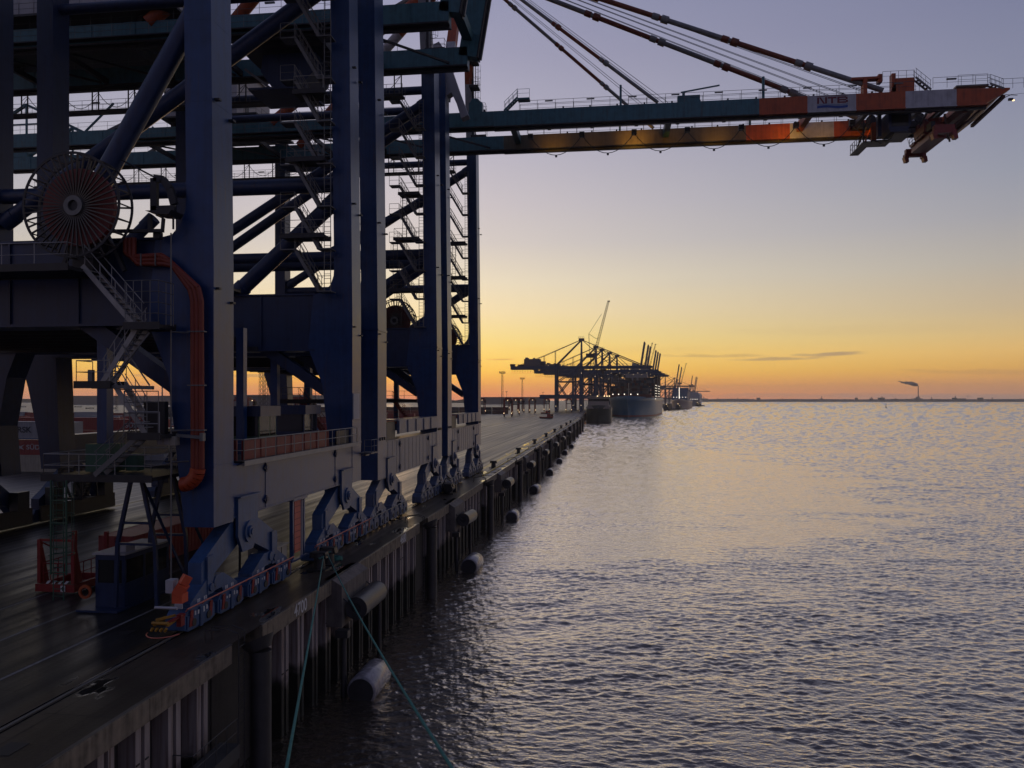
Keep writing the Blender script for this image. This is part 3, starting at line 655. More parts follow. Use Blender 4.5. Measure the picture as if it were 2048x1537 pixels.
def crane(key, label, yc, hs, lw, lx, diag, boom):
    """portal crane: yc centre along the quay, hs half leg spacing, lw leg width along the quay, lx leg depth"""
    GL = -83.0
    R = thing('gantry_crane', label, 'crane', (RX, yc, 0), 'container gantry cranes on the near quay')
    yn, yf = yc-hs, yc+hs; A = key == 'A'
    # ---- legs
    for y in (yn, yf):
        near = y == yn
        m = MB(); o = -17.8; i = o-lx
        zl = 4.2 if A else 3.75
        m.prism([(o,zl),(o,16),(o-.34,46),(o-.34-lx,46),(i,19.2),(i-.04,18.6),(i-.25,18.0),(i-.7,17.5),(i-1.5,17.32),(i-1.9,13.6),(i-1.5,12.6),(i-.85,11.0),(i-.55,8.2),(i-.1,zl)], 'y', y-lw/2, y+lw/2)
        for z in (23.6, 33.1, 15.0): m.box(o-.1,o+.16,y-lw/2+.2,y-lw/2+.42,z,z+.09,1); m.box(o-.1,o+.16,y+lw/2-.35,y+lw/2-.1,z-.5,z-.41,1)
        for k in range(7):
            z = 19.8+k*3.7; sh = .34*(z-16)/30; m.box(o-sh-lx-.004,o-sh+.005,y-lw/2-.005,y+lw/2+.005,z,z+.05)
        if not A:
            for k in (-.6,0,.6): m.tube((o-.02,y+k,6.9),(o+.09,y+k,6.9),.13,10,1)
        lg = m.build('leg', [BLUE, TUGM], R)
        c = MB(); zc = 15.3 if not A else 12.1
        c.box(o-lx-.95,o+.05,y-lw/2-.05,y+lw/2+.05,zc,zc+.14) if not A else c.box(o-.02,o+.03,y-lw/2-.03,y+lw/2+.03,6.9,6.98)
        c.build('leg_flange', BLUE, lg)
        m = MB(); kn = [(-43.4,13.5),(-44.2,11.6),(-44.9,8)] if A else [(-45.0,13.5),(-44.9,11),(-44.8,8)]
        m.prism([(-45.25,46),(-45.25,18.6),(-45.1,17.4)]+kn+[(-44.6,4.3),(-46.3,4.3),(-46.6,7),(-47.5,11),(-48.3,13.5),(-47.4,17.4),(-46.7,18.6),(-46.7,46)], 'y', y-.95, y+.95)
        m.build('leg', [NAVY], R)
        # ---- portal beam with ribs
        m = MB(); w = lw/2-.12
        m.box(-45.3,i-.2,y-w,y+w,13.5,17.28); m.box(-45.3,i-1.4,y-w-.13,y+w+.13,17.28,17.4); m.box(-45.3,i-1.4,y-w-.13,y+w+.13,13.38,13.5)
        for x in (-24.5,-28,-32,-36,-40): m.box(x-.05,x+.05,y-w-.1,y+w+.1,13.5,17.28)
        m.build('portal_beam', [NAVY], R)
        for a3, b3 in (((-25.4,y,14.2),(i-.9,y,10.6)),):
            m = MB(); m.beam(a3,b3,.75,.75,0,(0,1,0)); m.build('knee_brace', [NAVY], R)
        m = MB(); m.box(-24.25,-23.75,y+.1,y+.6,6.6,13.4); m.box(-24.45,-23.55,y-.05,y+.75,6.5,6.65); m.build('post', [BLUE], R)
    for y, x0, z0, x1, z1, r in diag:
        m = MB(); m.tube((x0,y,z0),(x1,y,z1),r,20); d = Vector((x1-x0,0,z1-z0)).normalized()*1.1
        m.tube(Vector((x0,y,z0)),Vector((x0,y,z0))+d,r*1.12,20); m.tube(Vector((x1,y,z1))-d,Vector((x1,y,z1)),r*1.12,20)
        m.build('diagonal_brace', [NAVY], R)
    for y, z, r in [(yf,25.2,.55),(yn,42.3,.42),(yf,42.4,.42)]+([] if A else [(yn,25.2,.55)] if key == 'C' else []):
        m = MB(); m.tube((-45.3,y,z),(-19.2,y,z),r,16); m.build('tie_tube', [NAVY], R)
    # ---- sill beams and bogies
    zb, zt = (4.4,6.85) if A else (3.85,6.6)
    m = MB(); m.box(-18.98,-17.83,yn+lw/2-.02,yf-lw/2+.02,zb,zt)
    m.box(-19.05,-17.78,yn+lw/2+.0,yf-lw/2-.0,zt,zt+.07); m.box(-19.05,-17.79,yn+lw/2,yf-lw/2,zb-.07,zb)
    for k in (-5.0, 5.2): m.box(-17.83,-17.80,yc+k-.04,yc+k+.04,zb,zt)
    for k in (-5.0, 5.2):
        for z in (zb+.4, zt-.4): m.prism([(yc+k-.28,z),(yc+k,z+.22),(yc+k+.28,z),(yc+k,z-.22)],'x',-17.81,-17.74,1); m.disc((-17.72,yc+k,z),'x',.12,.04,12,1)
    if not A:
        for k in range(int(2*hs/1.3)): m.box(-17.83,-17.815,yn+1.6+k*1.3,yn+1.64+k*1.3,zb,zt)
    m.build('sill_beam', [PALEB if not A else BLUE, NAVY], R)
    m = MB(); m.box(-46.6,-45.0,yn+.9,yf-.9,4.5,7.0); m.build('sill_beam', [NAVY], R)
    for s in (-1, 1): bogie_set(R, yc+s*(hs-2.25), BLUEB if A else PALEB, int(yc)+s, A)
    for s in (-1, 1):
        yb = yc+s*(hs-2); m = MB(); m.prism([(yb-4.2,1.1),(yb-4.2,2.0),(yb-3.2,2.6),(yb-.8,4.5),(yb+.8,4.5),(yb+3.2,2.6),(yb+4.2,2.0),(yb+4.2,1.1),(yb+3.2,1.1),(yb+2.6,1.8),(yb+.6,3.0),(yb-.6,3.0),(yb-2.6,1.8),(yb-3.2,1.1)],'x',-46.2,-45.5); m.build('equalizer_beam', [NAVY], R)
        m = MB(); m.box(-45.15,-45.0,yb-4.6,yb+4.6,.25,1.5); [m.box(-45.3,-44.6,yb+k-.6,yb+k+.6,1.5,2.9) for k in (-3.2,0,3.2)]; m.build('drive_guard', [TUGM], R)
        for g in (-3.9,-1.3,1.3,3.9):
            m = MB(); m.prism([(yb+g-1.2,.2),(yb+g-1.2,.8),(yb+g-.9,1.2),(yb+g+.9,1.2),(yb+g+1.2,.8),(yb+g+1.2,.2)],'x',-46.5,-45.3); m.build('bogie', [NAVY], R)
    # ---- hatch platform slung between the portals
    m = MB()
    for k in range(7): m.beam((-26-k*3,yn+lw/2,14.0),(-26-k*3,yf-lw/2,14.0),.25,.5)
    for k in range(9): m.beam((-45,yn+1.2+k*(2*hs-2.4)/8,13.55),(-24.6,yn+1.2+k*(2*hs-2.4)/8,13.55),.12,.28)
    m.box(-44,-26,yn+1.6,yf-1.6,14.28,14.36)
    m.build('hatch_platform', [DARK], R)
    # ---- main girders, cross beams
    for gy in (yc-4.3, yc+4.2):
        m = MB(); m.box(GL,-13.62,gy-.55,gy+.55,41.95,43.7); m.box(GL,-13.62,gy-.75,gy+.75,41.83,41.95,1); m.box(GL,-13.62,gy-.2,gy+.2,41.6,41.83,1)
        for k in range(16): m.box(-80+k*4.2,-79.93+k*4.2,gy-.60,gy+.60,41.95,43.66)
        g = m.build('girder', [TEAL, DARK], R)
        r = MB(); r.rail([(GL+.5,gy-.5,43.7),(-20.5,gy-.5,43.7)],1.05,2.0); r.build('railing', STEEL, g)
        lm = MB()
        for k in range(6): lm.box(-60+k*7.5,-59.1+k*7.5,gy-.56,gy-.40,44.55,44.68)
        lm.build('walkway_lamp', STEEL, g)
    
    # ---- festoon walkway hung under the far girder
    gy = yc+4.9; m = MB(); m.box(GL+3,-20.2,gy-.55,gy+.55,39.62,39.8); o = m.build('hung_walkway', [DARK], R)
    r = MB(); r.rail([(GL+3,gy-.5,39.8),(-20.2,gy-.5,39.8)],1.0,1.6); r.rail([(GL+3,gy+.5,39.8),(-20.2,gy+.5,39.8)],1.0,1.6); r.build('railing', STEEL, o)
    r = MB()
    for k in range(15):
        x = -77+k*4.0; r.beam((x,gy-.5,39.8),(x,gy-.5,41.8),.10); r.beam((x+.7,gy-.5,39.8),(x+.7,gy-.5,41.8),.10); r.tube((x,gy-.5,41.1),(x+.7,gy-.5,41.6),.03,4)
    r.build('hanger', DARK, o)
    r = MB()
    for k in range(14):
        x = -76.5+k*4.0; r.path([(x+4*t/8,gy-.2,41.6-1.5*4*(t/8)*(1-t/8)) for t in range(9)],.035,4)
    r.build('cable_loop', DARK, o)
    r = MB()
    for k in range(7): r.box(-59+k*6,-58.2+k*6,gy-.58,gy-.42,40.45,40.58)
    r.build('walkway_lamp', STEEL, o)
    for k in range(6):
        m = MB(); x = -58+k*7.2; m.beam((x,yc-3.8,42.3),(x,yc+3.7,42.3),.35,.5); m.beam((x,yc-3.7,42.2),(x+6.6,yc+3.6,42.2),.18); m.build('girder_tie', [DARK], R)
    gw = yc-5.1; m = MB(); m.box(-60,-21,gw-.35,gw+.25,42.2,42.3); o = m.build('side_walkway', [DARK], R); m = MB(); m.rail([(-60,gw-.3,42.3),(-21,gw-.3,42.3)],1.0,1.8); m.build('railing', STEEL, o)
    for gy in (yc-4.3, yc+4.2):
        m = MB()
        for p, q, w in (((-81,gy,43.7),(-74,gy,47.6),.3),((-74,gy,47.6),(-66,gy,43.7),.3),((-74,gy,47.6),(-74,gy,43.7),.2),((-78.5,gy,45.1),(-69,gy,45.1),.16),((-66,gy,43.7),(-62,gy,47.2),.2)): m.beam(p,q,w)
        m.box(-83.2,-80.5,gy-.6,gy+.6,43.7,45.2); m.build('rear_truss', [TEAL], R)
    # ---- machinery house on the girders
    hx = (-62,-41) if key == 'B' else (-55,-45.5)
    m = MB(); m.box(hx[0],hx[1],yc-4.6,yc+4.6,44.9,51.2); m.box(hx[0]-.3,hx[1]+.3,yc-4.9,yc+4.9,51.2,51.45)
    for k in range(int((hx[1]-hx[0])/1.5)): m.box(hx[0]+.7+k*1.5,hx[0]+.76+k*1.5,yc-4.64,yc+4.64,45,51.1)
    h = m.build('machinery_house', [PALEG], R)
    m = MB(); m.box(hx[1]-.02,hx[1]+.05,yc-2.5,yc-1.5,45.1,47.2); m.build('door', DARK, h)
    m = MB(); m.box(hx[0],hx[1]+3,yc-5.6,yc+5.6,44.5,44.7); m.beam((hx[0]+1,yc-4.2,43.7),(hx[0]+1,yc-4.2,44.6),.5); m.beam((hx[1]-1,yc-4.2,43.7),(hx[1]-1,yc-4.2,44.6),.5); m.beam((hx[0]+1,yc+4.2,43.7),(hx[0]+1,yc+4.2,44.6),.5); m.beam((hx[1]-1,yc+4.2,43.7),(hx[1]-1,yc+4.2,44.6),.5)
    m.build('house_floor', DARK, h)
    m = MB(); m.rail([(hx[0],yc-5.5,44.7),(hx[1]+2.9,yc-5.5,44.7),(hx[1]+2.9,yc+5.5,44.7)]); m.build('railing', STEEL, h)
    m = MB(); m.lattice((hx[0]+8,yc,51.4),(hx[0]+2,yc,54.0),.6,5,.05); m.build('service_jib', STEEL, h)
    # ---- mast and stays
    ap = Vector((-18.0, yc, 64.4))
    for s in (-1, 1):
        m = MB(); p = Vector((-18.7,yc+s*(hs-1.4),44)); q = ap+Vector((0,s*.8,0))
        for t0, t1, k in ((0,.36,0),(.36,.60,1),(.60,1,0)): m.beam(p.lerp(q,t0),p.lerp(q,t1),1.15-.3*t0,1.15-.3*t0,k,(1,0,0),1.15-.3*t1,1.15-.3*t1)
        m.build('mast_post', [WHITE, ORANGE], R)
        m = MB(); p = Vector((-41.0,yc+s*4.3-.4,43.6))
        for t0, t1, k in ((0,.36,1),(.36,.62,0),(.62,1,1)): m.tube(p.lerp(ap,t0),p.lerp(ap,t1),.60,14,k)
        m.build('back_leg', [WHITE, ORANGE], R)
        m = MB(); m.beam(ap+Vector((0,s*1.0,0)),(-63,yc+s*4.3,43.6),.35,.35); m.build('backstay', [STEEL], R)
        # curved hinge bracket at the head of each waterside leg
        if key != 'C' or s > 0: continue
        y = yc+s*hs; m = MB()
        m.prism([(-19.9,45.6),(-19.8,49.2),(-18.9,49.6),(-18.2,48.6),(-17.5,46.6),(-16.6,44.0),(-15.6,41.3),(-16.4,41.0),(-16.9,42.6),(-17.5,43.9),(-18.0,43.6),(-18.15,42),(-18.3,45.6)],'y',y-.6,y+.6)
        m.build('hinge_bracket', [PALEG], R)
    m = MB(); m.box(-18.8,-17.2,yc-2.2,yc+2.2,63.4,65.6); m.rail([(-18.8,yc-2.2,65.6),(-17.2,yc-2.2,65.6),(-17.2,yc+2.2,65.6)]); m.build('mast_head', [ORANGE], R)
    # ladders and landings up the mast
    for k, (z, yy) in enumerate(((44.5,yc+6.6),(47.6,yc+6.2),(50.5,yc+5.2),(53.5,yc+4.6))):
        platform(R, -18.2, -16.2 if k < 2 else -17.0, yy-1.2, yy+.2, z, DARK, 'yXY', 'mast_landing')
    m = MB(); m.ladder(-17.7,yc+6.0,44,54,'x',True,out=1); m.beam((-17.9,yc+5.4,43.8),(-17.9,yc+5.0,54),.25); m.build('mast_ladder', DARK, R)
    # ---- boom
    B0 = Vector((-13.6,0,42.8))
    def bp(x, z): # boom frame: x out along the boom, z above its axis
        c, s = math.cos(boom), math.sin(boom); return (B0.x+x*c-z*s, B0.z+x*s+z*c)
    def bbox(m, xa, xb, ya, yb2, za, zb, mi=0):
        p = [bp(xa,za),bp(xb,za),bp(xb,zb),bp(xa,zb)]; m.prism(p,'y',ya,yb2,mi)
    segs = [(0,30.06,0),(30.06,35.25,1),(35.25,40.4,2),(40.4,45.55,1),(45.55,50.8,2),(50.8,56.2,1)]
    for gy in (yc-4.3, yc+4.2):
        m = MB()
        for a, b, k in segs:
            if k == 1 and b > 56: # tapered nose
                m.prism([bp(a,-.9),bp(53.6,-.9),bp(b,.55),bp(b,.75),bp(a+.2,.9),bp(a,.9)],'y',gy-.55,gy+.55,k)
            else: bbox(m,a,b,gy-.55,gy+.55,-.9,.9,k)
            bbox(m,a,min(b,54),gy-.72,gy+.72,-1.02,-.9,k if k else 3)
        bbox(m,0,54,gy-.18,gy+.18,-1.28,-1.02,3); bbox(m,0,54,gy+.3,gy+.36,-.5,-.35,3)
        for k in range(14): bbox(m,2+k*3.4,2.07+k*3.4,gy-.585,gy+.585,-.88,.86,0 if 2+k*3.4 < 30 else 3 if k < 0 else 0) if 2+k*3.4 < 29.5 else None
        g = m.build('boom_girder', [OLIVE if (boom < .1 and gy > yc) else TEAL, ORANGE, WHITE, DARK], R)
        if boom < .1:
            r = MB()
            for o in (-.5,.5): r.rail([(B0.x+3,gy+o,43.7),(B0.x+47,gy+o,43.7)],1.05,2.1,.024)
            for k in range(9): r.box(B0.x+6+k*4.8,B0.x+6.9+k*4.8,gy-.56,gy-.42,44.55,44.67)
            r.build('railing', STEEL, g)
            r = MB()
            for k in range(12): r.box(B0.x+8+k*3.1,B0.x+8.18+k*3.1,gy-.25,gy-.05,43.7,44.0)
            r.tube((B0.x+14.7,gy,43.7),(B0.x+14.7,gy,46.2),.13,8,1); r.tube((B0.x+43.6-13,gy,43.7),(B0.x+43.6-13,gy,46.3),.16,8,1)
            r.build('deck_fitting', [DARK, TEAL], g)
    for xa, xb, za, zb3 in ((1.5,2.2,-.2,.75),(20,20.7,-.2,.75),(36,36.7,-.2,.75),(50.5,51.2,-.2,.75),(52.6,55.4,.1,.72)):
        m = MB(); bbox(m,xa,xb,yc-3.75,yc+3.65,za,zb3); m.build('boom_tie', [TEAL if xa < 30 else ORANGE], R)
    if boom < .1:
        gn, gf = yc-4.3, yc+4.2
        # logo panel on the near girder, water-facing side of the photo
        lx0 = B0.x+37.9
        LM = mat('logo_maroon',(.16,.015,.03),.5,var=.1); z0, z1, ya, yb3 = 42.76, 43.46, gn-.572, gn-.552
        def lt(*bx):
            m = MB(); [m.prism([(lx0+x, z0+z*(z1-z0)) for x, z in p], 'y', ya, yb3) for p in bx]; m.build('logo_letter', LM, R)
        bxr = lambda a, b, c, d: [(a,c),(b,c),(b,d),(a,d)]
        lt(bxr(-1.62,-1.42,0,1), bxr(-.78,-.58,0,1), [(-1.42,1),(-1.22,1),(-.78,.0),(-.98,0)])
        lt(bxr(-.50,.42,.76,1), bxr(-.14,.07,0,.76))
        lt(bxr(.52,.73,0,1), bxr(.73,1.45,.78,1), bxr(.73,1.45,.40,.60), bxr(.73,1.45,0,.22), bxr(1.40,1.60,.58,.90), bxr(1.42,1.64,.10,.42))
        m = MB(); m.box(lx0-1.62,lx0+1.62,gn-.572,gn-.55,43.56,43.61); m.build('logo_bar', MATS['logo_maroon'], R)
        for nm2, zz, th, colr in (('logo_wave',42.62,.13,(.22,.30,.42)),('logo_wave',42.38,.26,(.02,.07,.30))):
            m = MB(); n = 24
            up = [(lx0-1.62+3.24*i/n, zz+th/2+.07*math.sin(2*math.pi*i/n)) for i in range(n+1)]; dn = [(x, z-th) for x, z in up]
            for i in range(n): m.prism([up[i],up[i+1],dn[i+1],dn[i]],'y',gn-.572,gn-.552)
            m.build(nm2, mat('logo_blue%d' % int(zz*100), colr, .5, var=.1), R)
        # forestays in eight metre bands of white and orange
        for gy in (gn, gf):
            m = MB(); p = ap+Vector((.6,(gy-yc)*.35,-.3)); q = Vector((29.8,gy,44.1)); T = lambda x: (x-p.x)/(q.x-p.x)
            bands(m,p,q,.29,[(0,T(-10),1),(T(-10),T(-1.8),0),(T(-1.8),T(6.2),1),(T(6.2),T(14),0),(T(14),T(22),1),(T(22),1,0)]); m.build('forestay', [STAYW, STAYO], R)
            m = MB(); p = ap+Vector((.6,(gy-yc)*.3,-.6)); q = Vector((5.3,gy,44.0)); T = lambda x: (x-p.x)/(q.x-p.x)
            bands(m,p,q,.20,[(0,T(-12),1),(T(-12),T(-6.2),0),(T(-6.2),T(-.6),1),(T(-.6),1,0)]); m.build('forestay', [STAYW, STAYO], R)
        m = MB()
        for dy in (-3.2,-2.9,-.9,-.6,.8,1.1,2.9,3.2): m.tube(ap+Vector((.8,dy*.4,.3)),(28.6,yc+dy,44.4),.034,4)
        for dy in (-3.6,-2.6,2.6,3.6): m.tube(ap+Vector((.8,dy*.4,-.2)),(6.5,yc+dy,44.2),.03,4)
        m.build('hoist_rope', [STEEL], R)
        # stay anchorages, sheave frame, crew stairs on the boom nose
        m = MB(); gy = gn
        m.box(27.6,28.0,gy-.5,gy+.5,43.7,45.5); m.box(26.4,29.4,gy-.45,gy+.45,45.3,45.55); m.box(29.2,29.6,gy-.4,gy+.4,44.9,45.8); m.box(31.0,32.9,gy-.5,gy+.5,43.7,45.2); m.prism([(30.4,43.7),(31.0,44.9),(31.0,43.7)],'y',gy-.4,gy+.4); m.box(30.6,31.0,gy-.4,gy+.4,43.7,45.8)
        m.box(33.8,36.9,gy-.45,gy+.45,43.69,43.72); m.build('stay_anchor', [ORANGE], R)
        m = MB(); m.rail([(29.6,gy-.5,44.95),(32.9,gy-.5,44.95)],1.05,.8); m.stairs((34.6,gy-.2,43.75),(33.0,gy-.2,45.2),.7,5); m.rail([(34.8,gy-.5,43.9),(40.6,gy-.5,43.9)],1.15,1.6); m.rail([(37.4,gy-.45,44.2),(40.4,gy-.45,44.2)],1.0,1.4)
        m.box(37.2,40.5,gy-.5,gy+.3,43.95,44.1); m.stairs((42.0,gy-.2,43.5),(40.6,gy-.2,44.1),.7,4); m.rail([(41.8,gy-.5,43.5),(44.0,gy-.5,43.5)],1.05,.9); m.box(36.2,37.2,gy-.56,gy-.4,44.75,44.9)
        m.build('nose_walkway', [STEEL], R)
        m = MB(); m.hexa([(39.0,gn,41.9),(39.6,gn,41.9),(40.4,gf,41.2),(39.6,gf,41.2)],[(39.0,gn,42.3),(42.4,gn,43.5),(43.2,gf,43.4),(39.6,gf,43.0)])
        m.beam((38.4,gn+.3,41.7),(38.4,gf,41.7),.5,.7); m.beam((40.0,gn+.3,41.6),(40.0,gf,41.2),.2,.2); m.beam((36.6,gn+1,41.5),(40.2,gf,40.9),.2); m.beam((42.4,gn+.4,43.0),(42.7,gf,42.6),.35); m.beam((38.2,gf,40.8),(42.4,gf+.6,42.9),.16); m.beam((38.2,gf,40.8),(38.2,gf,42),.16)
        m.build('nose_frame', [mat('rusty_red',(.16,.05,.03),.55,var=.3), DARK], R)
        m = MB(); m.tube((42.4,gn,43.0),(43.6,gn,42.9),.04,5); m.tube((41.6,gn,42.4),(43.0,gn,43.0),.04,5); m.tube((43.0,gn,43.0),(46,gn,43.2),.015,4); m.box(42.7,43.15,gn-.1,gn+.1,42.35,42.6); m.build('nose_lamp_arm', DARK, R)
        m = MB(); m.box(43.1,43.28,gn-.1,gn+.06,42.30,42.40); m.build('nose_lamp', LAMPW, R)
        # crew stair where the boom leaves the portal
        m = MB(); m.stairs((B0.x+1.2,gn-.2,43.7),(B0.x+2.8,gn-.2,45.2),.7); m.box(B0.x+2.8,B0.x+4.2,gn-.6,gn+.4,44.9,45.1); m.rail([(B0.x+2.8,gn-.6,45.1),(B0.x+4.2,gn-.6,45.1)]); m.build('boom_stair', [TEAL], R); m = MB(); m.box(B0.x-3,B0.x-1.4,gn-.4,gn+.6,43.7,44.9); m.prism([(B0.x-2.9,44.9),(B0.x-1.5,44.9),(B0.x-2.0,45.4),(B0.x-2.6,45.4)],'y',gn-.3,gn+.5); m.build('hinge_housing', [TEAL], R)
        m = MB(); m.beam((8.2,gn,43.7),(8.2,gn,45.0),.3); m.beam((7.9,gn,45.0),(12.2,gn,45.6),.14); m.box(7.5,10,gn-.4,gn+.4,43.7,44.5); m.build('deck_davit', [TEAL], R)
        # festoon loops under the near girder
        m = MB()
        for k in range(7):
            xa = B0.x+4.0+k*6.15; m.path([(xa+6.15*t/12,gn+2.6,41.5-2.25*4*(t/12)*(1-t/12)) for t in range(13)],.045,5); m.box(xa-.3,xa+.3,gn+2.3,gn+2.9,41.3,41.85)
            m.box(xa+2.95,xa+3.2,gn+2.55,gn+2.65,39.0,39.25)
        m.build('festoon_cable', [DARK], R)
        # sodium lamps lighting the far girder
        for x, e in ((-7.2,80),(-2.2,30),(2.9,230),(7.6,40),(12.8,85),(17.4,35),(21.2,110),(25.6,45),(29.6,30)):
            m = MB(); m.box(x-.2,x+.2,gn+.75,gn+1.0,41.7,41.9); m.box(x-.17,x+.17,gn+1.0,gn+1.02,41.72,41.88,1); m.build('boom_lamp', [DARK, LAMPS], R)
            ld = bpy.data.lights.new('sodium_lamp','SPOT'); ld.energy = e*2.3; ld.color = (1,.47,.06); ld.spot_size = 1.75; ld.spot_blend = 1.0; ld.shadow_soft_size = .2
            lo = bpy.data.objects.new('sodium_lamp', ld); COL.objects.link(lo); lo.location = (x,gf-3.6,41.3); lo.rotation_euler = Vector((0,-3.6,-1.2)).to_track_quat('Z','Y').to_euler()
        # trolley and driver's cab
        T = MB(); T.box(28.6,37.4,gn+.9,gn+1.5,42.3,43.0); T.box(28.6,37.4,gf-1.5,gf-.9,42.3,43.0); [T.box(x,x+.5,gn+.9,gf-.9,42.4,42.9) for x in (28.6,31.5,34.2,36.9)]
        [T.beam((29+k*2,gn+1.2,42.2),(30+k*2,gf-1.2,41.9),.15,.3) for k in range(4)]; [T.disc((x,y2,42.9),'y',.55,.3,18) for x in (30.4,33.2,35.8) for y2 in (yc-1.5,yc+1.5)]
        tr = T.build('trolley', [DARK], R)
        m = MB(); m.prism([(30.9,42.3),(33.3,42.3),(33.3,40.9),(32.9,40.0),(31.1,40.0),(30.9,40.4)],'y',yc-2.8,yc-.2); m.box(30.2,30.6,yc-1.4,yc-.8,40.0,42.4); m.build('driver_cab', [NAVY], tr)
        m = MB(); m.box(31.2,33.0,yc-2.83,yc-2.79,40.6,41.9); m.box(33.28,33.33,yc-2.6,yc-.4,40.9,42.0); m.build('cab_window', GLASS, tr)
        m = MB(); m.box(31.4,33.2,yc-3.4,yc-.2,39.6,39.72); m.box(28.9,29.9,yc-.4,yc+4.6,39.7,39.82); m.box(29.9,32.0,yc-.6,yc+1.6,39.72,39.86); m.rail([(28.95,yc-.3,39.82),(28.95,yc+4.5,39.82),(29.85,yc+4.5,39.82)],1.1,.8,.035); m.rail([(29.9,yc+1.6,39.86),(31.9,yc+1.6,39.86)],1.1,.8,.035); m.beam((29.4,yc+4.2,39.8),(30.2,yc+3.4,42.4),.14); m.beam((29.2,yc+.4,39.8),(29.2,yc+.4,42.4),.14); m.beam((31.8,yc+1.2,39.8),(31.8,yc+1.2,42.4),.14); m.build('cab_platform', [DARK], tr)
        m = MB(); m.box(30.2,30.7,yc+.6,yc+1.0,39.9,42.3); m.beam((29.6,yc+2.2,39.8),(30.4,yc+1.0,42.2),.12); m.build('cab_ladder', [ORANGE], tr)
    else:
        # parked trolley with hanging cab between the girders (seen against the sky behind leg two)
        gn, gf = yc-4.3, yc+4.2
        T = MB(); T.box(-33,-25,gn+.9,gf-.9,41.3,41.9); T.box(-31.5,-26.2,yc-2.4,yc+2.6,43.0,44.0); T.box(-32,-25.6,yc-2.8,yc+2.8,41.9,43.1)
        tr = T.build('trolley', [DARK], R)
        m = MB(); m.prism([(-31.4,41.3),(-31.6,39.8),(-30.6,38.4),(-28.0,38.2),(-26.6,39.6),(-26.4,41.3)],'y',yc-2.2,yc+1.6); m.box(-32.6,-27.2,yc-2.6,yc+2,38.0,38.2); m.build('driver_cab', [NAVY], tr)
        m = MB(); m.rail([(-33.4,yc-2.6,41.9),(-25,yc-2.6,41.9)]); m.beam((-33,yc-2.4,40),(-30.5,yc-2.4,38.1),.2); m.build('railing', STEEL, tr)
    # ---- stairs and ladders up the far frame
    m = MB(); x0, z = -21.5, 17.4; k = 0
    while z < 40.5:
        rise = 2.9; ys = yf-lw/2-.75
        a, b = (x0,ys,z+rise), (x0+1.7,ys,z)
        m.stairs(b, a, .75); m.box(x0-1.0,x0+.1,ys-.5,ys+.5,z+rise-.08,z+rise); m.box(x0+1.6,x0+2.6,ys-.5,ys+.5,z-.08,z)
        m.rail([(x0-1.0,ys-.45,z+rise),(x0,ys-.45,z+rise)],1.0,.8); m.rail([(x0+1.7,ys-.45,z),(x0+2.6,ys-.45,z)],1.0,.8)
        m.ladder(x0+2.3,ys-.3,z,z+rise,'y',False); z += rise
    m.build('leg_stairs', [STEEL], R)
    for z, xo in ((26.4,-22.4),(31.0,-21.9),(21.2,-22.8)):
        platform(R, xo+.4, -19.3, yf-lw/2-1.5, yf-lw/2-.1, z, DARK, 'xy')
    if not A:
        m = MB()
        for zz, xx in ((21.4,-22.0),(26.4,-21.0),(17.5,-21.6)): m.ladder(xx,yf-lw/2-.8,zz,zz+4.6,'y',True)
        m.build('caged_ladder', [DARK], R)
    # ---- walkways on the portal and sill
    platform(R, -45, -26, yf-lw/2-1.0, yf-lw/2+.0, 17.7, DARK, 'yx', 'portal_walkway')
    if not A:
        m = MB(); m.box(-17.81,-17.70,yc-hs+4.2,yc+hs-1.2,7.1,8.2); 
        for k in range(5): m.box(-17.70,-17.62,yc-hs+4.3+k*2.9,yc-hs+4.42+k*2.9,7.1,8.2)
        m.box(-19.4,-17.7,yc-hs+4.2,yc+hs-1.2,8.2,8.26); m.build('sill_fascia', [PALEB], R)
        m = MB(); m.box(-19.3,-17.9,yc-hs+1.6,yc-hs+4.0,6.67,8.1); m.build('drive_box', [TUGM], R)
        pf = platform(R, -25.2,-21.0, yn-2.2, yn-.9, 9.9, DARK, 'xXy', 'access_platform')
        m = MB(); m.stairs((-22.0,yn-1.6,7.6),(-23.8,yn-1.6,9.9),.7); m.rail([(-24,yn-2.0,7.6),(-21,yn-2.0,7.6)]); m.box(-26,-20.4,yn-2.2,yn-.9,7.3,7.55); m.build('access_stair', [REDB], R)
    return R
CA = crane('A', 'big dark blue gantry crane nearest the camera with cable reel and orange cable duct', 43.1, 9.4, 1.85, 1.32,
    [(33.7,-25.6,17.6,-18.7,28.9,.47),(52.5,-45.2,23.2,-19.0,40.0,.56),(52.5,-27.0,17.4,-19.1,24.3,.55)], math.radians(80))
CB = crane('B', 'middle dark blue gantry crane with its teal boom raised', 68.75, 10.15, 2.3, 1.35,
    [(78.9,-45.2,25.6,-19.0,41.2,.55),(78.9,-30.5,25.2,-19.1,31.0,.45),(78.9,-31.5,17.4,-19.1,24.7,.5),(58.6,-45.2,17.4,-37,24.8,.5)], math.radians(80.5))
CC = crane('C', 'farthest near crane with its orange and white tipped boom lowered over the river', 93.9, 9.8, 2.1, 1.3,
    [(84.1,-45.2,26.4,-19.0,43.0,.55),(84.1,-32,17.4,-19.1,25.8,.5),(103.7,-45.2,26.0,-19.0,41.5,.55),(103.7,-31,17.4,-19.1,25,.5)], 0.0)
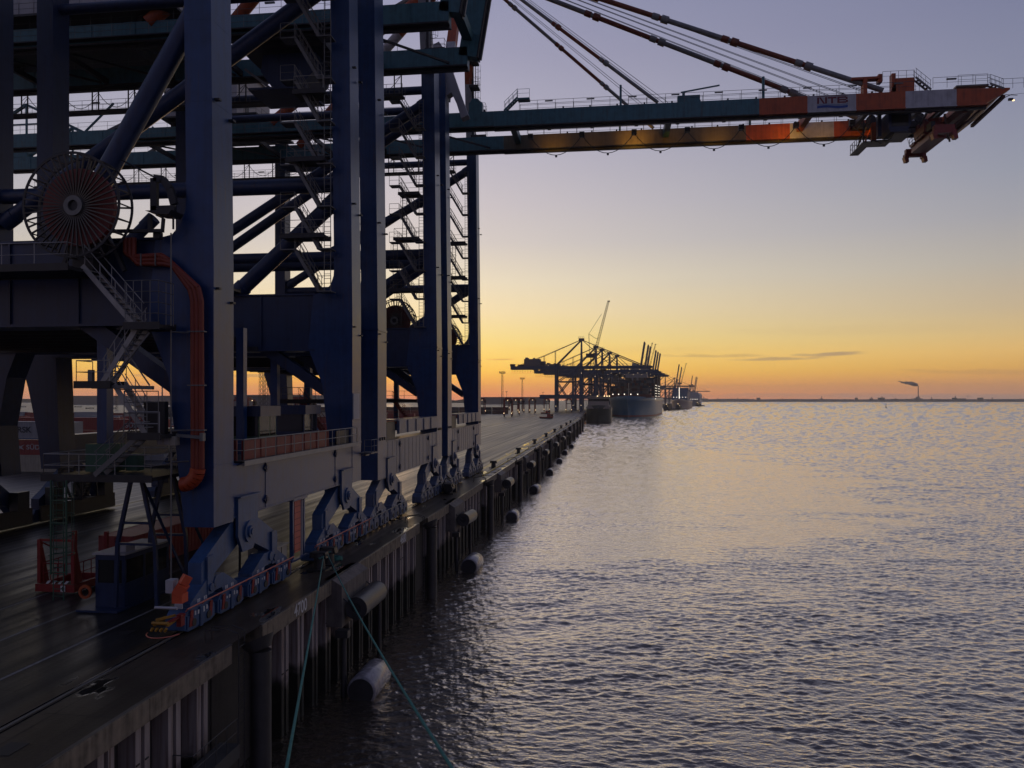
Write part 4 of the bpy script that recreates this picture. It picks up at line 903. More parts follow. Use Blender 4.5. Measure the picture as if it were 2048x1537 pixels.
m = MB(); [m.beam((x,y,2.0),(x,y,4.4),.12) for x in (-44.2,-42.2) for y in (57.0,58.8)]; [m.beam((-44.2,y,z),(-42.2,y,z),.12) for y in (57.0,58.8) for z in (2.0,3.6,4.4)]; m.beam((-44.1,57.0,4.3),(-43.2,57.0,2.1),.14); m.beam((-43.2,57.0,4.3),(-42.3,57.0,2.1),.14); m.stairs((-42.9,58.0,2.1),(-41.9,58.0,4.3),.7); m.box(-44.3,-42.1,56.9,58.9,1.9,2.0); m.build('drive_frame', [DARK], CB)
# ---- spreader hanging from the third crane's trolley
sp = thing('container_spreader', 'red container spreader hanging under the lowered boom', 'spreader', (36.2,93.9,37.6))
def P(name, m, mats): return m.build(name, mats, sp)
RUST = mat('spreader_red', (.24,.035,.028), .5, var=.3)
m = MB(); m.box(35.5,36.9,89.4,98.6,39.1,39.75)
for y in (89.3,98.6): m.box(35.0,37.4,y-.35,y+.35,38.75,39.75); m.box(34.85,35.35,y-.45,y+.45,38.5,39.1); m.box(37.05,37.55,y-.45,y+.45,38.5,39.1)
m.box(35.2,37.2,91.0,97.0,38.75,39.2); m.box(35.1,37.3,92.4,95.4,39.75,40.1); m.box(35.3,37.1,90.2,91.6,39.75,40.2); m.box(35.3,37.1,96.4,97.8,39.75,40.1); P('frame', m, [RUST])
m = MB(); m.box(35.0,37.4,92.2,95.6,40.1,41.0); m.prism([(35.2,41.0),(37.2,41.0),(36.8,41.8),(35.6,41.8)],'y',92.4,95.4); [m.disc((x,y,41.4),'x',.5,.2,16) for x in (35.3,37.1) for y in (92.8,95.0)]; P('head_block', m, [RUST])
for y in (89.3,98.6):
    for x in (35.0,37.4): m = MB(); m.prism([(x-.28,38.7),(x+.28,38.7),(x+.38,38.0),(x-.08,38.0)],'y',y-.4,y+.4); P('corner_guide', m, [RUST])
m = MB(); m.box(35.0,35.5,90,91.4,39.7,40.6); m.box(36.6,37.2,96.6,98.0,39.7,40.5); m.rail([(35.1,91.6,39.8),(35.1,97.4,39.8)],.9,.9,.04); P('power_box', m, [DARK])
m = MB()
for x in (35.3,37.1):
    for y in (92.7,94.9): m.tube((x,y,41.5),(x,y,42.4),.03,4)
m.tube((35.1,90.4,40.5),(33.6,91.6,42.4),.03,4); m.tube((35.3,97.8,39.9),(34.0,96.4,42.4),.03,4); P('hoist_rope', m, [STEEL])

sp.scale = (.88,.88,.88); sp.location.z = 38.15
# ================================================================== NEAREST CRANE: reel, duct, stairs, walkway
reel(CA, -23.4, 31.2, 18.5)
reel(CC, -23.5, 82.0, 18.6); reel(CC, -23.4, 107.2, 18.6)
platform(CA, -31.0, -23.1, 30.3, 32.5, 15.75, DARK, 'yX', 'reel_platform')
# triple orange cable duct down the leg, ending in an elbow
m = MB(); yd = 32.35
for k in (-.19, 0, .19):
    pts = [(-21.6+k,yd,17.3),(-21.6+k,yd,16.55-k*.4),(-21.35+k*.7,yd,16.28-k*.8),(-20.0+k*.4,yd,16.28-k),(-19.55+k*.7,yd,16.1-k*.7),(-18.50+k,yd,14.95+k*.2),(-18.36+k,yd,14.4),(-18.33+k,yd,6.9)]
    m.path([Vector(p) for p in pts], .125, 10); 
    for p in pts[1:-1]: m.add([Vector(p)+Vector((.125*math.cos(a)*math.cos(b),.125*math.sin(b),.125*math.sin(a)*math.cos(b))) for b in (-.8,0,.8) for a in [math.pi*j/4 for j in range(8)]], [(i*8+j,i*8+(j+1)%8,(i+1)*8+(j+1)%8,(i+1)*8+j) for i in range(2) for j in range(8)], 0, True)
for z in (13.0,10.6,8.6): m.box(-18.75,-17.95,yd-.16,yd+.1,z,z+.05,1)
for x in (-21.0,-20.3): m.box(x,x+.05,yd-.16,yd+.1,16.0,16.55,1)
c = [(-18.33-.72*(1-math.cos(t)), 6.9-.72*math.sin(t)) for t in [math.pi/2*j/6 for j in range(7)]]
for (xa,za),(xb,zb2) in zip(c, c[1:]): m.tube((xa,yd,za),(xb,yd,zb2),.33,16,2)
m.build('cable_duct', [CRED, STEEL, mat('elbow_orange',(.42,.06,.016),.5,var=.2)], CA)
# guide bracket on the leg, arm with hook
m = MB(); [m.beam((p[0],32.2,p[1]),(q[0],32.2,q[1]),.3,.22,0,(0,1,0)) for p, q in (((-20.3,18.4),(-20.3,19.9)),((-20.3,19.9),(-19.9,19.85)),((-19.9,19.85),(-19.55,19.4)),((-19.55,19.4),(-19.35,18.7)),((-20.4,18.5),(-19.3,18.5)))]; m.prism([(-20.45,18.35),(-19.2,18.35),(-19.35,18.15),(-20.0,18.2)],'y',31.7,32.7); m.tube((-19.4,32.2,18.3),(-19.4,32.2,17.6),.05,5); m.tube((-21.5,31.6,20.6),(-20.2,32.2,19.9),.04,5); m.build('cable_guide', [DARK], CA)
m = MB(); m.beam((-22.6,32.0,17.55),(-19.75,32.0,17.5),.16,.14); m.beam((-19.8,32.0,17.5),(-19.75,32.0,18.05),.12); m.beam((-19.75,32.0,18.05),(-20.1,32.0,18.2),.06); m.box(-20.45,-20.3,31.9,32.05,17.5,18.2); m.beam((-20.2,32.3,17.2),(-20.2,32.3,17.5),.3); m.build('service_arm', [DARK], CA)
m = MB(); m.tube((-19.42,32.05,17.4),(-19.42,32.05,1.4),.035,5)
for z in (13.0, 8.6, 7.2): m.tube((-19.42,32.05,z),(-18.9,32.6,z),.04,5)
m.build('cable_pipe', [STEEL], CA)
m = MB(); m.box(-20.0,-19.15,31.9,32.3,7.95,8.35); m.box(-19.98,-19.75,31.88,31.9,8.0,8.3,1); m.box(-19.65,-19.45,31.88,31.9,8.0,8.3,1); m.beam((-19.2,32.1,8.4),(-17.95,32.1,8.3),.1,.14,2); m.box(-18.05,-17.9,32.0,32.25,8.15,8.5,2); m.build('lamp_box', [CREAM, PALEG, STEEL], CA)
# zigzag stairs with caged landing
ys = 31.7
m = MB(); m.stairs((-20.75,ys,13.3),(-23.15,ys,15.9),.8); m.build('staircase', RAILG, CA)
o = platform(CA, -21.0,-19.35, 31.0, 32.3, 13.25, DARK, '', 'stair_landing')
m = MB(); m.rail([(-20.95,31.05,13.25),(-19.4,31.05,13.25)],1.9,.42,.022,4); m.rail([(-19.4,31.05,13.25),(-19.4,32.2,13.25)],1.9,.5,.022,4); m.build('railing', STEEL, o)
m = MB(); m.stairs((-22.2,ys,10.75),(-20.6,ys,13.1),.75); m.build('staircase', RAILG, CA)
o = platform(CA, -23.4,-21.7, 31.1, 32.3, 10.7, DARK, 'xy', 'stair_landing')
m = MB(); m.beam((-21.8,31.3,10.55),(-19.8,31.3,10.5),.16); m.beam((-21.9,31.2,10.6),(-19.9,31.2,12.9),.06); m.beam((-21.2,31.2,12.4),(-19.9,31.2,10.6),.05); m.box(-22.9,-22.7,31.3,31.5,10.7,11.3); m.build('stair_bracing', STEEL, CA)
m = MB(); m.stairs((-20.2,ys,8.5),(-21.65,ys,10.65),.75); m.build('staircase', RAILG, CA)
o = platform(CA, -20.8,-19.3, 31.0, 32.3, 8.45, DARK, 'yx', 'stair_landing')
m = MB(); m.rail([(-21.0,31.05,8.45),(-19.4,31.05,8.45)],1.9,.5,.022,4); m.box(-20.7,-19.7,32.0,32.3,8.45,9.9,1); m.build('railing', [STEEL, DARK], o)
m = MB(); m.stairs((-22.6,ys,6.65),(-20.5,ys,8.4),.75); m.build('staircase', STEEL, CA)
# lashing platform on trestles with caged ladder
o = platform(CA, -25.3,-20.0, 31.5, 36.5, 6.55, DARK, 'xyXY', 'lashing_platform')
m = MB(); m.box(-24.4,-23.2,33.2,34.4,6.6,7.9); m.box(-22.9,-22.3,34,34.5,6.6,7.4); m.build('equipment_box', GREEN, o)
for yy in (33.6, 36.2):
    m = MB(); xc = -22.1
    for s in (-1,1):
        m.beam((xc+s*.25,yy,6.3),(xc+s*.95,yy,3.2),.16); m.beam((xc+s*.95,yy,3.2),(xc+s*1.05,yy,.2),.16)
    m.beam((xc-.75,yy,4.2),(xc+.75,yy,4.2),.12); m.beam((xc-.95,yy,3.2),(xc+.95,yy,3.2),.12); m.beam((xc-.2,yy,6.2),(xc+.2,yy+2.4,6.2),.14); m.beam((xc+.3,yy,6.2),(xc+1.2,yy+2.3,1.0),.10)
    m.build('trestle', [NAVY], CA)
m = MB(); m.ladder(-24.5,31.55,1.0,6.5,'y',True,w=.5,out=1,crd=.5); m.beam((-24.75,31.4,6.4),(-24.75,31.4,2.2),.06); m.beam((-24.0,31.4,6.4),(-24.0,31.4,2.2),.06)
for z in (2.3,3.4,4.5,5.5): m.beam((-24.8,31.4,z),(-23.95,31.4,z),.05)
m.build('caged_ladder', GREEN, CA)
# blue checker's cabin on the quay, life ring on its end wall
cb = thing('lashing_cabin', 'blue lashing cabin with big windows standing under the nearest crane', 'cabin', (-23.6,35.1,0))
m = MB(); m.box(-24.4,-22.9,33.9,37.6,.12,1.25); m.box(-24.4,-22.9,33.9,37.6,2.35,2.6)
for x in (-24.33,-22.97):
    for y in (33.97,35.5,37.53): m.box(x-.07,x+.07,y-.07,y+.07,1.25,2.35)
m.box(-24.9,-22.8,33.2,37.9,.02,.12); m.build('cabin_body', [NAVY], cb)
m = MB(); m.box(-24.3,-23.0,33.93,33.96,1.25,2.35); m.box(-22.95,-22.92,34.05,35.4,1.25,2.35); m.box(-22.95,-22.92,35.6,37.4,1.25,2.35); m.build('window', GLASS, cb)
m = MB(); m.box(-24.5,-22.8,33.8,37.7,2.6,2.68); m.box(-23.6,-23.1,34.3,35,2.68,2.95); m.build('roof', PALEG, cb)
m = MB(); n = 22
m.ring((-24.78,33.7,.85),'y',.27,.12,.09,26); 
lr = single(m, 'life_ring', [ORANGE], 'orange life ring hung at the corner of the blue cabin', 'life ring', (-24.78,33.7,.5))
# walkway with red fascia and kiosks on the sill beam
m = MB(); m.box(-21.6,-17.5,35.1,51.9,6.93,7.0); m.box(-17.6,-17.48,35.1,51.9,6.78,7.02,1); m.prism([(-19.5,6.3),(-17.5,6.9),(-19.5,6.9)],'y',35.0,37.4,2); o = m.build('sill_walkway', [DARK, CREAM, NAVY], CA)
m = MB(); m.box(-18.1,-18.0,36.0,47.6,7.0,7.95); m.box(-18.1,-18.0,49,51.5,7.0,7.9,1); [m.box(-18.0,-17.96,36+k*1.9,36.1+k*1.9,7,7.95) for k in range(7)]; m.box(-21.2,-18.1,35.5,35.6,7.0,8.0); m.build('red_fascia', [REDB, DARK], o)
m = MB(); m.rail([(-21.4,35.15,7.0),(-17.55,35.15,7.0),(-17.55,51.8,7.0),(-18.6,51.8,7.0)],1.05,1.15,.026); m.build('railing', CREAM, o)
def kiosk(y, col, lb):
    k = thing('operator_kiosk', lb, 'kiosk', (-20.3,y,7.0))
    m = MB(); m.box(-21.2,-19.3,y-1.15,y+1.15,7.0,7.95); [m.box(xx-.06,xx+.06,yy-.06,yy+.06,7.95,9.05) for xx in (-21.1,-19.4) for yy in (y-1.05,y+.25,y+1.05)]; m.build('kiosk_body', [col], k)
    m = MB(); m.box(-21.1,-19.4,y-1.12,y-1.09,7.95,9.05); m.box(-19.36,-19.33,y-1.0,y+.2,7.95,9.05); m.box(-19.36,-19.33,y+.32,y+1.0,7.95,9.05); m.build('window', GLASS, k)
    m = MB(); m.box(-21.35,-19.15,y-1.3,y+1.3,9.05,9.62); m.build('roof', [NAVY], k)
    return k
kiosk(41.6, GREEN, 'dark green operator kiosk behind the red walkway on the nearest crane')
k2 = kiosk(47.9, NAVY, 'navy operator kiosk with an imitated warm reflection in its window near the second leg')
m = MB(); m.box(-20.9,-19.6,47.0,48.9,7.9,8.0); m.build('glow_slab', lamp('reflection_glow',(1,.70,.34),.22), k2)  # added glowing slab, stands in for the sky reflected in the window
m = MB(); m.beam((-20.1,40.0,7.0),(-20.1,40.0,13.9),.42,.42,0,(0,1,0)); m.prism([(-20.4,7),(-19.8,7),(-19.9,7.6),(-20.3,7.6)],'y',39.6,40.4); m.build('post', [BLUE], CA)
m = MB(); m.box(-17.80,-17.55,53.7,54.6,5.9,6.0); m.rail([(-17.4,53.0,6.2),(-16.9,53.0,6.2),(-16.9,54.4,6.2)],.9,.6); m.box(-17.8,-16.9,53.0,54.5,6.1,6.2); m.build('side_landing', [STEEL], CA)
m = MB(); m.box(-17.79,-17.72,51.6,52.9,8.6,10.4); m.build('leg_cover', [PALEG], CA)
# roller gate and cabinet between the bogie sets
m = MB(); m.box(-18.02,-17.95,42.1,42.95,1.2,4.15)
for k in range(8): m.box(-17.95,-17.935,42.1,42.95,1.3+k*.36,1.33+k*.36,1)
o = m.build('roller_gate', [SALMON, REDB], CA)
m = MB(); m.box(-18.1,-17.9,41.72,41.9,.9,4.3); m.box(-18.1,-17.9,43.3,43.5,.9,4.3); m.box(-18.0,-17.9,43.05,43.12,.9,4.2,1); m.box(-18.2,-17.8,41.6,43.6,4.2,4.4); m.box(-18.0,-17.75,41.3,43.7,.8,.9); m.box(-18.0,-17.9,41.74,41.80,1.0,2.4,1); m.build('gate_frame', [BLUE, PALEG], o)
m = MB(); m.box(-19.7,-18.15,39.9,41.5,.5,1.85); m.box(-18.13,-18.1,40.7,40.72,.55,1.8,1); m.box(-19.8,-18.05,39.8,41.6,1.85,1.92); m.build('switch_cabinet', [CREAM, DARK], CA)
m = MB(); m.beam((-19.7,39.0,.4),(-19.7,39.0,4.3),.09); m.beam((-19.7,41.0,.4),(-19.7,41.0,4.3),.09); m.beam((-19.7,39.0,4.2),(-19.7,41.0,1.9),.06); m.beam((-19.7,41.0,4.2),(-19.7,39.0,1.9),.06); m.build('brace_frame', DARK, CA)
# floodlight, clamp and buffer at the near end of the bogies
m = MB(); m.box(-18.45,-18.0,30.5,31.0,1.35,1.75); m.beam((-18.3,30.7,1.7),(-18.05,30.75,2.1),.5,.42); m.beam((-18.1,30.75,2.1),(-17.95,30.9,2.45),.36,.34); m.box(-18.8,-18.45,30.6,31.0,1.75,2.3,1); m.box(-18.3,-17.95,30.45,30.5,1.15,1.35,1); m.build('orange_buffer', [mat('signal_orange',(.62,.09,.03),.5,var=.2), PALEG], CA)
m = MB(); m.beam((-18.62,29.5,.72),(-18.62,30.3,.82),.12,.1); m.beam((-18.05,29.5,.72),(-18.05,30.3,.82),.12,.1); [m.tube((-18.7+k*.2,29.42,.5),(-18.62+k*.2,29.42,.62),.06,8) for k in range(4)]; m.tube((-18.7,29.5,.80),(-18.0,29.5,.80),.07,10); m.beam((-18.6,29.6,.9),(-18.1,30.2,.95),.09); m.tube((-18.9,30.0,1.3),(-17.9,30.0,1.3),.06,8,1); m.box(-18.0,-17.8,30.1,30.4,.5,1.0,2); m.beam((-18.1,29.6,.8),(-17.8,30.4,.95),.09,.1,2); m.build('rail_clamp', [YELLOW, PALEG, RED], CA)
m = MB(); m.path([(-18.3+.75*math.sin(t), 30.0-1.0*math.cos(t), .35) for t in [-1.2+.2*j for j in range(13)]], .025, 5); m.build('guard_hoop', SALMON, CA)
# red lashing cage and red container on the lane behind
cg = thing('lashing_cage', 'red steel lashing cage with gate frame and white cross plate', 'cage', (-28.4,37.6,0))
m = MB(); m.box(-29.5,-27.3,36.3,36.5,.08,.46); m.box(-29.5,-27.3,39.0,39.2,.08,.46); m.box(-29.5,-29.3,36.5,39.0,.08,.46); m.box(-27.5,-27.3,36.5,39.0,.08,.46); m.beam((-29.35,37.7,2.0),(-29.35,36.5,2.6),.06); [m.box(x-.09,x+.09,y-.09,y+.09,.5,2.75) for x in (-29.35,-27.45) for y in (36.45,39.05)]
[m.prism([(y+.1,.5),(y+.55,.5),(y+.12,2.3)],'x',x-.1,x+.1) for x in (-29.35,-27.45) for y in (36.45,)]
m.beam((-29.35,36.45,2.72),(-27.45,36.45,2.72),.12); m.build('cage_frame', [RED], cg)
m = MB(); m.rail([(-29.2,36.5,.5),(-27.6,36.5,.5)],1.0,.45,.03); m.rail([(-29.35,36.6,.5),(-29.35,39,.5)],1.0,.6,.03); m.rail([(-27.45,36.6,.5),(-27.45,39,.5)],1.0,.6,.03); m.build('railing', RED, cg)
m = MB(); m.box(-28.05,-27.8,36.27,36.295,.12,.42); m.box(-27.97,-27.88,36.262,36.27,.16,.38,1); m.box(-28.02,-27.83,36.262,36.27,.24,.30,1); m.build('cross_plate', [MARK, DARK], cg)
m = MB(); [m.prism([(-28.9+k*.34,.5),(-28.75+k*.34,.5),(-28.6+k*.34,.66),(-28.75+k*.34,.66)],'y',36.28,36.3) for k in range(4)]; m.build('hazard_stripe', [MARK], cg)
# ---- freight containers
def container(col, L=10.9, w=2.15, h=2.28, name='freight_container', ribs=26):
    m = MB(); m.box(0,L,0,w,.10,h-.02)
    for k in range(ribs):
        x = .2+k*(L-.5)/ribs; m.box(x,x+(L-.5)/ribs*.5,-.03,w+.03,.14,h-.08)
    for x in (0,L-.14):
        for y in (-.05,w-.09): m.box(x-.01,x+.15,y,y+.14,0,h)
    m.box(-.01,L+.01,-.05,.07,h-.1,h); m.box(-.01,L+.01,w-.07,w+.05,h-.1,h); m.box(-.01,L+.01,-.05,.07,0,.12); m.box(-.01,L+.01,w-.07,w+.05,0,.12)
    for k in range(4): m.box(-.05,-.0,.15+k*.5,.2+k*.5,.1,h-.1)
    return m
GREYC = mat('container_grey', (.30,.31,.33), .5, var=.15); BLUEC = mat('container_blue', (.05,.11,.22), .5, var=.2); REDC = mat('container_red', (.27,.045,.04), .5, var=.2); SANDC = mat('container_sand', (.38,.34,.27), .55, var=.2)
CPROT = {}
def place_container(colr, loc, rz, label, group):
    if colr.name not in CPROT:
        o = container(colr).build('freight_container', colr); CPROT[colr.name] = o; tag(o, label, 'container', group)
    else: o = dup(CPROT[colr.name]); o['label'] = label; o['group'] = group
    o.location = loc; o.rotation_euler = (0,0,rz); return o
R90 = math.pi/2
place_container(REDC, (-27.4,41.4,.02), R90, 'red freight container parked behind the red lashing cage', 'freight containers').scale = (1,1,.9)
YG = 'freight containers'
def ylab(c, z): return {'container_grey':'pale grey','container_blue':'blue','container_red':'red','container_sand':'sand coloured'}[c]+' container stacked in the yard beyond the crane lanes'
g = place_container(GREYC, (-84.2,97,4.62), 0, 'grey container lettered MAERSK on top of its stack between the landside legs', YG)
place_container(REDC, (-83.0,97.2,2.31), 0, 'red container lettered SÜD under the grey one', YG); place_container(SANDC, (-83.6,97.1,0), 0, 'sand coloured container at the bottom under the red lettered one', YG); place_container(REDC, (-95.0,97.2,0), 0, ylab('container_red',0), YG); place_container(REDC, (-95.6,97,2.31), 0, ylab('container_red',0), YG)
def letter_on(txt, origin, size, col, lb, nm='container_lettering'):
    o = text_mesh(txt, size, nm, col, None, origin, (1,0,0), (0,0,1), .01, 1.1, 'LEFT'); return o
def reparent(ch, par):
    ch.parent = par; ch.matrix_parent_inverse = Matrix.Translation(-par.location)
t = letter_on('MAERSK', (-84.0,96.94,5.75), 1.15, mat('letter_dark',(.03,.04,.05),.5,var=.1), ''); reparent(t, g)
rc = [o for o in COL.objects if o.get('label') == 'red container lettered SÜD under the grey one'][0]
t = letter_on('SÜD', (-80.3,97.14,3.45), 1.0, PALEG, ''); reparent(t, rc)
m = MB(); m.prism([(-81.9,3.0),(-81.5,3.45),(-81.9,4.0),(-81.2,3.62),(-80.5,3.9),(-81.0,3.5),(-80.6,3.05),(-81.2,3.3)],'y',97.13,97.145); t = m.build('container_emblem', PALEG); reparent(t, rc)
rc = place_container(REDC, (-83.6,118,4.62), 0, 'red container lettered SÜD seen left of the zigzag stairs', YG)
t = letter_on('SÜD', (-79.6,117.94,5.75), 1.15, PALEG, ''); reparent(t, rc)
place_container(SANDC, (-83.6,118,2.31), 0, ylab('container_sand',0), YG); place_container(GREYC, (-83.6,118,0), 0, ylab('container_grey',0), YG)
rr = random.Random(11); pal = [REDC,REDC,GREYC,BLUEC,SANDC,REDC]
for Y, xs, tiers in ((128,(-110,-98.6,-87.2,-75.8),3),(152,(-150,-138.6,-127.2,-115.8,-104.4,-93,-81.6),2),(185,tuple(-190+k*11.4 for k in range(10)),2),(235,tuple(-240+k*11.4 for k in range(14)),2),(300,tuple(-260+k*11.4 for k in range(16)),2)):
    for x in xs:
        top = tiers if rr.random() < .7 else max(1, tiers-1)
        for z in range(top):
            c = rr.choice(pal); place_container(c, (x+rr.uniform(-.1,.1), Y+rr.uniform(-.3,.3), z*2.31), 0, ylab(c.name,0), YG)
m = MB()
for Y, x0, n, t in ((400,-300,20,1),(520,-320,22,2)):
    for k in range(n):
        for z in range(t): m.box(x0+k*11.4,x0+k*11.4+10.9,Y,Y+2.1,z*2.31+.02,z*2.31+2.28,rr.randrange(4))
tag(m.build('container_rows', [REDB,mat('dull_container',(.07,.06,.06),.7,var=.2),mat('dark_container',(.03,.035,.045),.7,var=.2),mat('brown_container',(.08,.03,.025),.7,var=.2)]), 'distant rows of containers across the yard', 'containers', kind='stuff')
# hazard board on the far landside leg
m = MB()
for k in range(16): m.prism([(0,.5*k+.4),(.34,.5*k+.65),(.34,.5*k+1.15),(0,.5*k+.9)],'y',102.2,102.3,k % 2)
m.v = [(v[0]-45.0, v[1], v[2]) for v in m.v]; m.build('hazard_board', [YELLOW, TUGM], CC)

# drains and loose gear on the apron
for k, (x, y) in enumerate(((-20.6,22.5),(-20.6,30.6),(-20.6,38.8),(-26.9,27.0))):
    m = MB(); m.box(x-.28,x+.28,y-.28,y+.28,.004,.014); [m.box(x-.24,x+.24,y-.22+j*.11,y-.19+j*.11,.014,.022) for j in range(5)]
    lb = ['iron drain grate nearest the camera beside the crane rail','iron drain grate beside the crane rail near the front bogie','iron drain grate beside the blue cabin','iron drain grate between the lane lines at the left edge'][k]
    single(m, 'drain_grate', DARK, lb, 'drain', (x,y,0), 'drain grates in the apron')
m = MB(); m.path([(-16.9+.34*(1+.1*math.sin(3*t))*math.cos(t), 45.9+.42*math.sin(t), .05+.012*t) for t in [j*.4 for j in range(48)]], .04, 6)
single(m, 'rope_coil', ROPE, 'coil of green rope lying beside the nearest bollards', 'rope', (-16.9,45.9,0))
# ================================================================== FAR QUAY: cranes, ships, carriers, masts
def far_crane(label, boom):
    R = thing('gantry_crane', label, 'crane', (0,0,0), 'container gantry cranes along the far quay')
    for x in (0,-20):
        for y in (-8,8):
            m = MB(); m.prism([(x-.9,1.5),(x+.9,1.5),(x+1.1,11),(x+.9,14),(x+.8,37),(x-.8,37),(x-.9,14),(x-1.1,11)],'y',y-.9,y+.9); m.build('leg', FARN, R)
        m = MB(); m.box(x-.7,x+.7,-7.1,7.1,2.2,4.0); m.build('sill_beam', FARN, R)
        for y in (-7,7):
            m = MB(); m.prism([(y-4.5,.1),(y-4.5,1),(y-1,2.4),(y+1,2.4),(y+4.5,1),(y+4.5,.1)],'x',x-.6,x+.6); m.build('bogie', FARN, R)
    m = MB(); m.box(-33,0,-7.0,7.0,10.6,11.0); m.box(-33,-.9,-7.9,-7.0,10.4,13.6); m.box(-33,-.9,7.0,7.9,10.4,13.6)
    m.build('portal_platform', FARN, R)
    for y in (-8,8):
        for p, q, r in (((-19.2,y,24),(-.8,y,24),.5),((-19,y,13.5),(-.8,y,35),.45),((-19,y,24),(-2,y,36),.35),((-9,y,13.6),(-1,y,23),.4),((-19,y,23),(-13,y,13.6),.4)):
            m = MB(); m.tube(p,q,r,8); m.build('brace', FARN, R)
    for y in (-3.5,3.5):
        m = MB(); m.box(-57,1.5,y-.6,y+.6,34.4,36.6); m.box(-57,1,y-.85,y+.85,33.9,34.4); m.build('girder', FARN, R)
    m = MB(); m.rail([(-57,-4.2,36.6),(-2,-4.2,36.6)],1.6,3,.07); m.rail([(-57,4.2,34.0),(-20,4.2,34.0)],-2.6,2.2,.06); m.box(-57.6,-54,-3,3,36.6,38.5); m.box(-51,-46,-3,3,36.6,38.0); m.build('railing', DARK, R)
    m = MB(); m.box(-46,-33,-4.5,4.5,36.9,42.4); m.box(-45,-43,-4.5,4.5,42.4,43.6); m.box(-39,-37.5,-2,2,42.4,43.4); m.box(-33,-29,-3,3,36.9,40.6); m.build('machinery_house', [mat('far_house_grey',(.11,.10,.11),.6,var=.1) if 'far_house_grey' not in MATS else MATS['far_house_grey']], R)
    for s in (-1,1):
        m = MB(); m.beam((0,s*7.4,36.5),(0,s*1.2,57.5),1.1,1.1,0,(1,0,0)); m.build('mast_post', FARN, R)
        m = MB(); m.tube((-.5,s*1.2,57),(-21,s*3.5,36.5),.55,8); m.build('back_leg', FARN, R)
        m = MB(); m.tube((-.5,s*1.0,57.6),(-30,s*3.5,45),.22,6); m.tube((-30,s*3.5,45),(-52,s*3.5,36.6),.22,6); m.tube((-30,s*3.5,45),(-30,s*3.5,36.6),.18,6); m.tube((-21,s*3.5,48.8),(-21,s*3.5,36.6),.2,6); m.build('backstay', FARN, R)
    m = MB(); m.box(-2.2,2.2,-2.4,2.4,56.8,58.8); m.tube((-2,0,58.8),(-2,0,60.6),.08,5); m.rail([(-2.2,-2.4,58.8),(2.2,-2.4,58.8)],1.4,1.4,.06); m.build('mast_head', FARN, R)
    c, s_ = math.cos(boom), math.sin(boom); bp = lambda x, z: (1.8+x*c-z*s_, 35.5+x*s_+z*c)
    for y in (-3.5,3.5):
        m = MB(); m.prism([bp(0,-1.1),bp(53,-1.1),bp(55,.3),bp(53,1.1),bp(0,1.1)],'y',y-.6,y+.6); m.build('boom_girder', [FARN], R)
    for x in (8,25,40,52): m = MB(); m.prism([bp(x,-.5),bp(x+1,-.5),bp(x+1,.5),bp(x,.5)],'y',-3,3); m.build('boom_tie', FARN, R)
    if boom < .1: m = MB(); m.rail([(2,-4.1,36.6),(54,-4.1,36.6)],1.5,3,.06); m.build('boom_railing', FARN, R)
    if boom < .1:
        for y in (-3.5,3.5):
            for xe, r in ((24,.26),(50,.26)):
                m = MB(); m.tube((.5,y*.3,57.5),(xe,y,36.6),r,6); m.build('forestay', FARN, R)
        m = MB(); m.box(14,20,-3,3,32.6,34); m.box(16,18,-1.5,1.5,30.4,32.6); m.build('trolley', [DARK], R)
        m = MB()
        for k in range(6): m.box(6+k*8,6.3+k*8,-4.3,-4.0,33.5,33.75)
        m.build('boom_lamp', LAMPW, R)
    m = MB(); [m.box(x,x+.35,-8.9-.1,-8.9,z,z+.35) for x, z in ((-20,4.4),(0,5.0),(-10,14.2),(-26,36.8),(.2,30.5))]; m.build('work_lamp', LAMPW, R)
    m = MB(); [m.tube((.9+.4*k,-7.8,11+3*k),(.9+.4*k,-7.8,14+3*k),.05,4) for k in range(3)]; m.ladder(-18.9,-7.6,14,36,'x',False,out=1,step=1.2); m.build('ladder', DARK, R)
    return R
def heading(x0,y0,x1,y1): return -math.atan2(x1-x0, y1-y0)
down = far_crane('far gantry crane with lowered boom nearest of the distant row', 0.0); down.location = (-23.5,620,0); down.rotation_euler = (0,0,-.02)
up = far_crane('distant gantry crane with its boom raised behind the big blue ship', math.radians(81))
for (x,y,h,lb) in ((-13.7,709,-.10,'second of the distant lowered cranes, just right of the nearest far one'),(-8.5,748,-.12,'third of the distant lowered cranes in the overlapping row'),(-1.5,803,-.13,'fourth of the distant lowered cranes in the overlapping row'),(6.5,858,-.13,'fifth of the distant lowered cranes, its mast the lowest of that row')):
    dup(down, (x,y,0), h, lb)
dup(down, (106,1545,0), -.15, 'small far crane with lowered boom standing right of the big blue ship'); dup(down, (262,2560,0), -.15, 'tiny farthest crane whose lowered boom reaches out over the river')
first = True
for (x,y) in ((36,1080),(44,1140),(49,1180),(62,1265),(68,1310),(74,1350)):
    if first: up.location = (x,y,0); up.rotation_euler = (0,0,-.13); first = False
    else: dup(up, (x,y,0), -.13)
for (x,y) in ((143,1780),(162,1930)): dup(up, (x,y,0), -.16, 'thin far raised crane boom right of the small lowered crane')
for (x,y) in ((262,2650),(286,2760),(297,2830)): dup(up, (x,y,0), -.16, 'one of three tiny raised crane booms at the far end of the quay')
